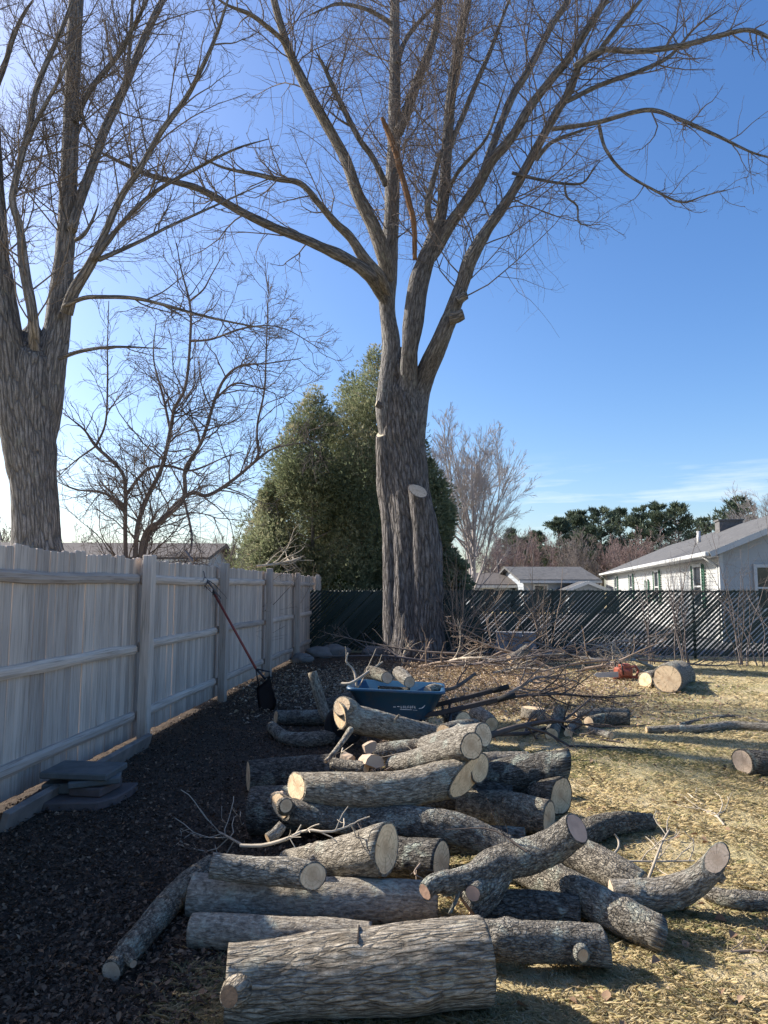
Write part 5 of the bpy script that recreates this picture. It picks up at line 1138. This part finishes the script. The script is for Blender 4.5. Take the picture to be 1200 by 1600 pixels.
paver('wide bottom paver of the stack beside the wooden fence', 0, 0, .036, .66, .50, .06, .05, M_pavr, True)
paver('left block under the top paver of the stack', -.13, .06, .105, .26, .26, .07, .1, M_pav)
paver('right block under the top paver of the stack', .10, .02, .10, .24, .3, .06, -.15, M_pavr)
paver('thin tilted paver just under the top of the stack', .09, .03, .158, .34, .32, .042, .3, M_pav, False, rad(-2))
paver('flat grey top paver of the stack beside the wooden fence', .0, .05, .205, .48, .36, .045, -.05, M_pav, False, rad(1.2))
# stones at the far end of the fence
M_stone = plain('grey_field_stone', (.17, .17, .165), .9, .25, 5, bump=.01)
for k, (px, py, Y, s, lab) in enumerate(((500, 1022, 15.8, .24, 'grey stone at the foot of the fence corner'), (522, 1020, 16.0, .26, 'grey stone between the fence corner and the trunk'), (470, 1030, 14.8, .18, 'small grey stone before the fence corner'), (585, 1016, 16.2, .22, 'brown grey stone just left of the big trunk foot'))):
    p = H(px, py + 6, 0); bm = bmesh.new(); bmesh.ops.create_icosphere(bm, subdivisions=3, radius=1)
    for v_ in bm.verts:
        q_ = 1 + .35 * mnoise.noise(v_.co * 1.4 + Vector((k * 4, 0, 0))) ; v_.co = Vector((v_.co.x * s * 1.3, v_.co.y * s, v_.co.z * s * .62)) * q_
    tag(link('stone', bm_mesh('stone', bm, True), M_stone, None, (p.x, Y, s * .4)), lab, 'stone', 'stones at the fence corner')

# ------------------------------------------------------------------ chainsaw
M_saw = plain('orange_plastic', (.30, .085, .05), .45, .12, 5, .4); M_sawd = plain('saw_black', (.02, .02, .02), .5, .2, 5, .4); M_sawg = plain('pale_saw_grey', (.45, .43, .40), .5, .1, 5)
cs0 = W(974, 1056, 12.0); cw = thing('chainsaw', 'orange chainsaw set down on the lawn left of the round butt log', 'chainsaw', (cs0.x, 12.0, 0), rad(8))
bm = bmesh.new(); box(bm, (0, 0, .12), (.26, .20, .17)); box(bm, (.03, 0, .225), (.17, .17, .08)); box(bm, (-.02, -.11, .12), (.20, .05, .12)); link('body', bm_mesh('body', bm, False, .025), M_saw, cw)
bm = bmesh.new(); pts_ = [(.10, 0, .19), (.22, 0, .22), (.27, 0, .14), (.23, 0, .05), (.08, 0, .045)]
for a, b_ in zip(pts_, pts_[1:]): cyl(bm, a, b_, .02, n=8)
link('rear_handle', bm_mesh('rear_handle', bm, True), M_saw, cw)
bm = bmesh.new(); pts_ = [(-.06, -.13, .10), (-.09, -.13, .27), (-.09, 0, .33), (-.09, .12, .29), (-.06, .12, .10)]
for a, b_ in zip(pts_, pts_[1:]): cyl(bm, a, b_, .013, n=8)
link('front_handle', bm_mesh('front_handle', bm, True), M_sawd, cw)
bm = bmesh.new(); prism(bm, [(-.13, -.045), (-.50, -.04), (-.56, 0), (-.50, .04), (-.13, .045)], -.004, .004); bmesh.ops.transform(bm, matrix=Matrix.Translation((0, -.09, .10)) @ Matrix.Rotation(rad(90), 4, 'X'), verts=bm.verts[:]); link('guide_bar', bm_mesh('guide_bar', bm), M_sawg, cw)
bm = bmesh.new(); box(bm, (.13, 0, .03), (.62, .05, .03)); link('bar_scabbard', bm_mesh('bar_scabbard', bm, False, .006), M_saw, cw)
plog('small pale log piece lying left of the chainsaw', [(952, 1050, 4.5, 'g'), (962, 1050, 5, 'g'), (968, 1051, 5, 'g')], M_cutgrey, group=LG, sides=14, step=.03)

# ------------------------------------------------------------------ brush: cut branches with their twigs, loose sticks
def brush(label, lst, mat, n1=14, n2=50, group=None, name='cut_branch', seed=0, K=12, l1=.5, flat=.55, up=.02, r3=.0022, cat='branch'):
    g = np.random.default_rng(900 + seed); pr = [PT(e) for e in lst]
    pts = [list(p) for p, _ in pr]; P, R = resample(pts, [r_ for _, r_ in pr], K); org = P[0].copy()
    parts = [tubes(P[None], R[None], 7)]
    if n1:
        P1, R1 = grow(P[None], R[None], n1, t0=.15, ang=(25, 65), lfac=l1, lmin=.12, lmax=1.4, K=7, wig=.16, up=up, rfac=.6, rmax=.014, rtip=.003, flat=flat, g=g)
        P1[:, :, 2] = np.maximum(P1[:, :, 2], .012); parts.append(tubes(P1, R1, 4))
        if n2:
            P2, R2_ = grow(P1, R1, n2, t0=.15, ang=(25, 60), lfac=.5, lmin=.06, lmax=.6, K=5, wig=.18, up=up, rfac=.65, rmax=.006, rtip=r3, flat=flat * .6, g=g)
            P2[:, :, 2] = np.maximum(P2[:, :, 2], .008); parts.append(tubes(P2, R2_, 3))
    V, Fq = join(parts); o = link(name, mesh_np(name, V - org, Fq), mat, None, tuple(org))
    return tag(o, label, cat, group)
BG2 = 'cut branches heaped in the brush pile'
g_ = random.Random(5)
for k in range(20):
    x0 = g_.uniform(.9, 5.2); y0 = g_.uniform(12.6, 14.1); a = g_.uniform(-.6, .6) + (math.pi if g_.random() < .5 else 0); L = g_.uniform(1.2, 2.8); z0, z1 = g_.uniform(.04, .25), g_.uniform(.1, .6) if k % 4 else g_.uniform(.7, 1.1)
    pts_ = [Vector((x0 + math.cos(a) * L * t, y0 + math.sin(a) * L * t * .6, z0 + (z1 - z0) * t + .05 * math.sin(t * 5 + k))) for t in (0, .35, .7, 1)]
    P, R = resample([list(p) for p in pts_], [g_.uniform(.014, .032), .02, .012, .005], 12); gg = np.random.default_rng(300 + k)
    P1, R1 = grow(P[None], R[None], 11, t0=.1, ang=(25, 65), lfac=.45, lmin=.15, lmax=1.1, K=7, wig=.18, up=.03, rfac=.6, rmax=.012, rtip=.0035, flat=.3, g=gg); P1[:, :, 2] = np.maximum(P1[:, :, 2], .012)
    P2, R2_ = grow(P1, R1, 44, t0=.1, ang=(25, 60), lfac=.5, lmin=.08, lmax=.5, K=5, wig=.2, up=.03, rfac=.65, rmax=.006, rtip=.003, g=gg); P2[:, :, 2] = np.maximum(P2[:, :, 2], .008)
    V, Fq = join([tubes(P[None], R[None], 7), tubes(P1, R1, 4), tubes(P2, R2_, 3)]); org = P[0]
    tag(link('cut_branch', mesh_np('cut_branch', V - org, Fq), (M_stick, M_stickpale, M_twig, M_stick)[k % 4], None, tuple(org)), 'bare cut branch in the brush pile before the slatted fence', 'branch', BG2)
for k, (px, py) in enumerate(((720, 1043), (690, 1036), (655, 1042), (770, 1052), (900, 1050))):
    brush('bare cut branch in the brush pile before the slatted fence', [(px, py, 2.2, 'g'), (px + 40, py - 8, 2, 13.0), (px + 95, py - 4, 1.2, 12.8)], (M_stick, M_stickpale)[k % 2], 12, 40, BG2, seed=70 + k)
brush('dark forked bough from the heap toward the stump on the lawn', [(765, 1150, 5, 6.6), (800, 1138, 4.6, 6.9), (850, 1128, 3.6, 7.3), (880, 1125, 2.4, 7.8), (925, 1090, 1.2, 8.6)], M_stickdark, 12, 30, None, seed=1)
brush('long thin dark branch lying before the small lawn pile', [(775, 1148, 3, 6.9), (830, 1145, 3, 'g'), (875, 1133, 2.5, 'g'), (905, 1150, 2, 'g'), (975, 1160, 1.4, 'g')], M_stickdark, 8, 16, None, seed=2)
brush('dark branch leaning out of the barrow over the chips', [(690, 1080, 3, 7.0), (715, 1072, 3, 7.4), (742, 1053, 2.6, 8.0)], M_stickdark, 3, 4, None, seed=3)
brush('dark bare branch stretching over the lawn above the stump', [(760, 1100, 3, 8.3), (810, 1088, 2.6, 8.9), (870, 1084, 2.2, 9.4), (940, 1090, 1.4, 9.5), (1000, 1086, 1, 9.7)], M_stickdark, 16, 50, None, seed=4, up=.06)
brush('bare branch arching above the stump beside the barrow', [(770, 1098, 2.8, 8.8), (815, 1072, 2.4, 9.2), (845, 1058, 2, 9.6), (900, 1064, 1.4, 10)], M_stick, 14, 40, None, seed=5, up=.05)
brush('pale forked twig curling over the second log at the left of the heap', [(375, 1321, 2.6, ('h', .30)), (410, 1321, 2.8, ('h', .31)), (450, 1310, 2.6, ('h', .36)), (478, 1297, 2.2, ('h', .39)), (515, 1300, 1.8, ('h', .40)), (550, 1289, 1.2, ('h', .41))], M_stickpale, 8, 8, None, 'loose_twig', 6, l1=.3, cat='twig')
brush('fine twig trailing left over the dark leaf bed', [(378, 1320, 2, ('h', .2)), (335, 1298, 1.5, 'g'), (300, 1302, 1.2, 'g'), (270, 1325, .9, 'g')], M_stickpale, 8, 10, None, 'loose_twig', 7, l1=.45, cat='twig')
brush('forked twig standing up in front of the curved log', [(1010, 1382, 2.6, 3.7), (1022, 1350, 2.2, 3.75), (1034, 1318, 1.8, 3.8), (1045, 1298, 1.2, 3.85)], M_stickpale, 6, 10, None, 'loose_twig', 8, l1=.6, up=.06, flat=0, cat='twig')
brush('thin pale twig lying level behind the curved log', [(968, 1345, 1.6, ('h', .12)), (1020, 1346, 1.6, ('h', .12)), (1085, 1345, 1.2, ('h', .12))], M_stickpale, 5, 4, None, 'loose_twig', 9, cat='twig')
brush('pale looped twig behind the torn forked branch', [(955, 1338, 1.6, 4.1), (966, 1325, 1.8, 4.15), (966, 1312, 1.6, 4.2), (960, 1303, 1.3, 4.2)], M_stickpale, 0, 0, None, 'loose_twig', 10, cat='twig')
brush('dry forked twig on the grass at the right of the heap', [(1132, 1290, 2, 'g'), (1115, 1270, 2, 'g'), (1090, 1252, 1.8, 'g'), (1075, 1240, 1.2, 'g')], M_stickpale, 6, 8, None, 'loose_twig', 11, cat='twig')
brush('dark twig on the grass toward the right edge', [(1130, 1490, 2.4, 'g'), (1165, 1486, 2.4, 'g'), (1215, 1488, 2, 'g')], M_stick, 4, 4, None, 'loose_twig', 12, cat='twig')
brush('white forked twig standing left of the barrow', [(558, 1092, 2.2, 7.0), (557, 1072, 2, 7.0), (553, 1048, 1.8, 7.1), (541, 1034, 1.6, 7.1), (544, 1020, 1.1, 7.15)], M_stickpale, 2, 0, None, 'loose_twig', 13, l1=.8, cat='twig')
brush('pale bent twig lying over the rim at the left of the barrow', [(534, 1068, 2.2, 6.95), (550, 1067, 2.4, 6.9), (575, 1050, 1.8, 7.0), (598, 1034, 1.2, 7.1)], M_stickpale, 3, 0, None, 'loose_twig', 14, l1=.3, cat='twig')
brush('sprig of twigs sticking up against the foot of the big trunk', [(628, 1046, 2, 14.4), (632, 1020, 2, 14.45), (640, 1006, 1.3, 14.5)], M_stickpale, 12, 14, None, 'loose_twig', 15, l1=.9, up=.1, cat='twig')
brush('bare branch propped against the right foot of the big trunk', [(655, 1036, 2.4, 14.2), (668, 1014, 2, 14.4), (672, 1003, 1.4, 14.5)], M_stick, 3, 2, None, 'loose_twig', 16, cat='twig')
brush('thin bare branch hanging over the left fence panel from above', [(290, 862, 2.4, 9.6), (310, 890, 2, 9.3), (330, 915, 1.6, 9.1), (345, 935, 1, 9.05)], M_twig, 10, 20, None, 'hanging_branch', 17, l1=.6, up=-.02, flat=0)
brush('dry twigs draped over the far fence panels below the arborvitae', [(400, 885, 2, 12.6), (440, 880, 2, 13), (470, 872, 1.4, 13.6)], M_stickpale, 14, 40, None, 'hanging_branch', 18, l1=.7, flat=.2)

# ------------------------------------------------------------------ grass, fallen leaves, chips
def scatter(n, x0, x1, y0, y1, pw, g):
    Y = y0 * (y1 / y0) ** (g.random(n) ** pw); half = .60 * Y + .3
    X = g.uniform(-1, 1, n) * half; return X, Y
g2 = np.random.default_rng(5)
edge = np.vectorize(bed_edge)
X, Y = scatter(420000, 0, 0, 2.2, 16.5, .95, g2)
en = edge(Y); m = (X > en + g2.normal(size=len(X)) * .16) & (Y < 16.5); X, Y = X[m], Y[m]
cl_ = np.array([mnoise.noise(Vector((a * 2.2, b_ * 2.2, 0))) + .6 * mnoise.noise(Vector((a * 9, b_ * 9, 4))) for a, b_ in zip(X[::1], Y[::1])])
k_ = g2.random(len(X)) < np.clip(.75 + .9 * cl_, .12, 1); X, Y, cl_ = X[k_], Y[k_], cl_[k_]; n = len(X)
hgt = .010 + .016 * g2.random(n) * np.clip(1 + 1.2 * cl_, .3, 2); wdt = .0014 * np.maximum(1, Y / 4.0) * g2.uniform(.7, 1.3, n)
az = g2.uniform(0, 2 * math.pi, n); lean = g2.uniform(.6, 2.6, n); dr = np.stack([np.cos(az), np.sin(az), 0 * az], -1); sd = np.stack([-np.sin(az), np.cos(az), 0 * az], -1)
B = np.stack([X, Y, np.zeros(n)], -1); up_ = np.array([0, 0, 1.0])
M1 = B + dr * (hgt * lean * .45)[:, None] + up_ * (hgt * .65)[:, None]; T1 = B + dr * (hgt * lean * 1.25)[:, None] + up_ * (hgt * .85)[:, None]
V = np.stack([B - sd * wdt[:, None], B + sd * wdt[:, None], M1 + sd * wdt[:, None] * .8, T1, M1 - sd * wdt[:, None] * .8], 1).reshape(-1, 3)
Fq = (np.arange(n) * 5)[:, None] + np.arange(5)[None]
gt = np.array([mnoise.noise(Vector((a * .7, b_ * .7, 9))) for a, b_ in zip(X, Y)])
tone = np.clip(.47 - .6 * np.clip(gt + .08, 0, 1) * (g2.random(n) < .7) + g2.normal(size=n) * .2, 0, 1)
M_grass = leafmat('straw_grass', [(0, (.29, .30, .14)), (.2, (.50, .45, .25)), (.5, (.74, .61, .37)), (1, (.88, .78, .55))], transl=.5)
tag(link('grass', mesh_np('grass', V, Fq, False, {'tone': np.repeat(tone, 5)}), M_grass), kind='stuff')
# curled dead leaves
def leaves(name, n, y0, y1, pw, keep, smin, smax, stops, seed, zmax=.03, aspect=.6):
    g = np.random.default_rng(seed); X, Y = scatter(n, 0, 0, y0, y1, pw, g); m = keep(X, Y, g); X, Y = X[m], Y[m]; n = len(X)
    s = g.uniform(smin, smax, n); az = g.uniform(0, 2 * math.pi, n); d = np.stack([np.cos(az), np.sin(az), g.normal(size=n) * .35], -1); d /= np.linalg.norm(d, axis=1, keepdims=True)
    w = np.cross(d, [0, 0, 1.0]); w /= np.linalg.norm(w, axis=1, keepdims=True); w[:, 2] += g.normal(size=n) * .4; c = np.stack([X, Y, .006 + g.random(n) ** 2 * zmax + s * .12], -1)
    cu = (s * g.uniform(.05, .4, n))[:, None] * np.array([0, 0, 1.0]); a = (s * aspect / 2)[:, None]; h = (s / 2)[:, None]
    V = np.stack([c - d * h, c - d * h * .25 + w * a + cu, c + d * h * .3 + w * a * .8 + cu, c + d * h + cu * .5, c + d * h * .3 - w * a * .8 + cu, c - d * h * .25 - w * a + cu], 1).reshape(-1, 3)
    V[:, 2] = np.maximum(V[:, 2], .007)
    o = np.arange(n)[:, None] * 6; F1 = np.concatenate([o + [0, 1, 2, 3], o + [0, 3, 4, 5]])
    tone = np.repeat(np.clip(.45 + g.normal(size=n) * .24, 0, 1), 6)
    return tag(link(name, mesh_np(name, V, F1, False, {'tone': tone}), leafmat(name + '_leaf', stops, transl=.15)), kind='stuff')
inbed = lambda X, Y, g: (X < edge(Y) + g.normal(size=len(X)) * .2) & (X > fence_x(Y) + .02)
leaves('leaf_litter', 90000, 2.2, 17, .9, inbed, .010, .034, [(0, (.04, .026, .018)), (.5, (.11, .07, .045)), (.8, (.21, .135, .085)), (1, (.38, .26, .165))], 6)
leaves('mulch_bits', 110000, 2.2, 14, .9, inbed, .008, .028, [(0, (.04, .028, .02)), (.6, (.12, .08, .055)), (1, (.28, .2, .14))], 7, .02, .3)
leaves('lawn_leaves', 600, 2.4, 14, .9, lambda X, Y, g: X > edge(Y), .03, .06, [(0, (.10, .055, .03)), (.5, (.22, .13, .075)), (1, (.40, .27, .17))], 8, .03)
def chipzone(X, Y, g):
    d = ((X - 1.1) / 2.2) ** 2 + ((Y - 11.8) / 2.6) ** 2; return g.random(len(X)) < np.exp(-d * 1.2) * 1.6
leaves('wood_chips', 130000, 8, 15, 1.0, chipzone, .02, .07, [(0, (.18, .12, .08)), (.5, (.42, .31, .21)), (1, (.66, .54, .40))], 9, .03, .35)
leaves('sawdust_flecks', 6000, 2.4, 13, .9, lambda X, Y, g: (X > -.9) & (g.random(len(X)) < np.exp(-((X - .4) / 1.3) ** 2) * .8), .006, .018, [(0, (.3, .2, .12)), (1, (.6, .46, .3))], 10, .01, .5)

g_ = random.Random(19)
for k in range(22):
    x0 = g_.uniform(-.5, 1.3); y0 = g_.uniform(3.3, 6.6); a = g_.uniform(0, 6.28); L = g_.uniform(.15, .5); z0 = .02 if x0 > .9 else g_.uniform(.12, .34)
    P, R = resample([[x0, y0, z0], [x0 + math.cos(a) * L * .5, y0 + math.sin(a) * L * .5, z0 + g_.uniform(-.02, .06)], [x0 + math.cos(a + .3) * L, y0 + math.sin(a + .3) * L, z0 + g_.uniform(-.03, .1)]], [g_.uniform(.003, .007), .004, .002], 8)
    P1, R1 = grow(P[None], R[None], 4, t0=.2, ang=(30, 60), lfac=.45, lmin=.04, lmax=.2, K=4, wig=.2, up=.02, rfac=.6, rmax=.003, rtip=.0012, g=np.random.default_rng(k))
    V, Fq = join([tubes(P[None], R[None], 6), tubes(P1, R1, 3)])
    tag(link('loose_twig', mesh_np('loose_twig', V - P[0], Fq), (M_stickpale, M_stick, M_stickdark)[k % 3], None, tuple(P[0])), 'small dry twig strewn among the cut logs of the heap', 'twig', 'small twigs strewn over the heap')
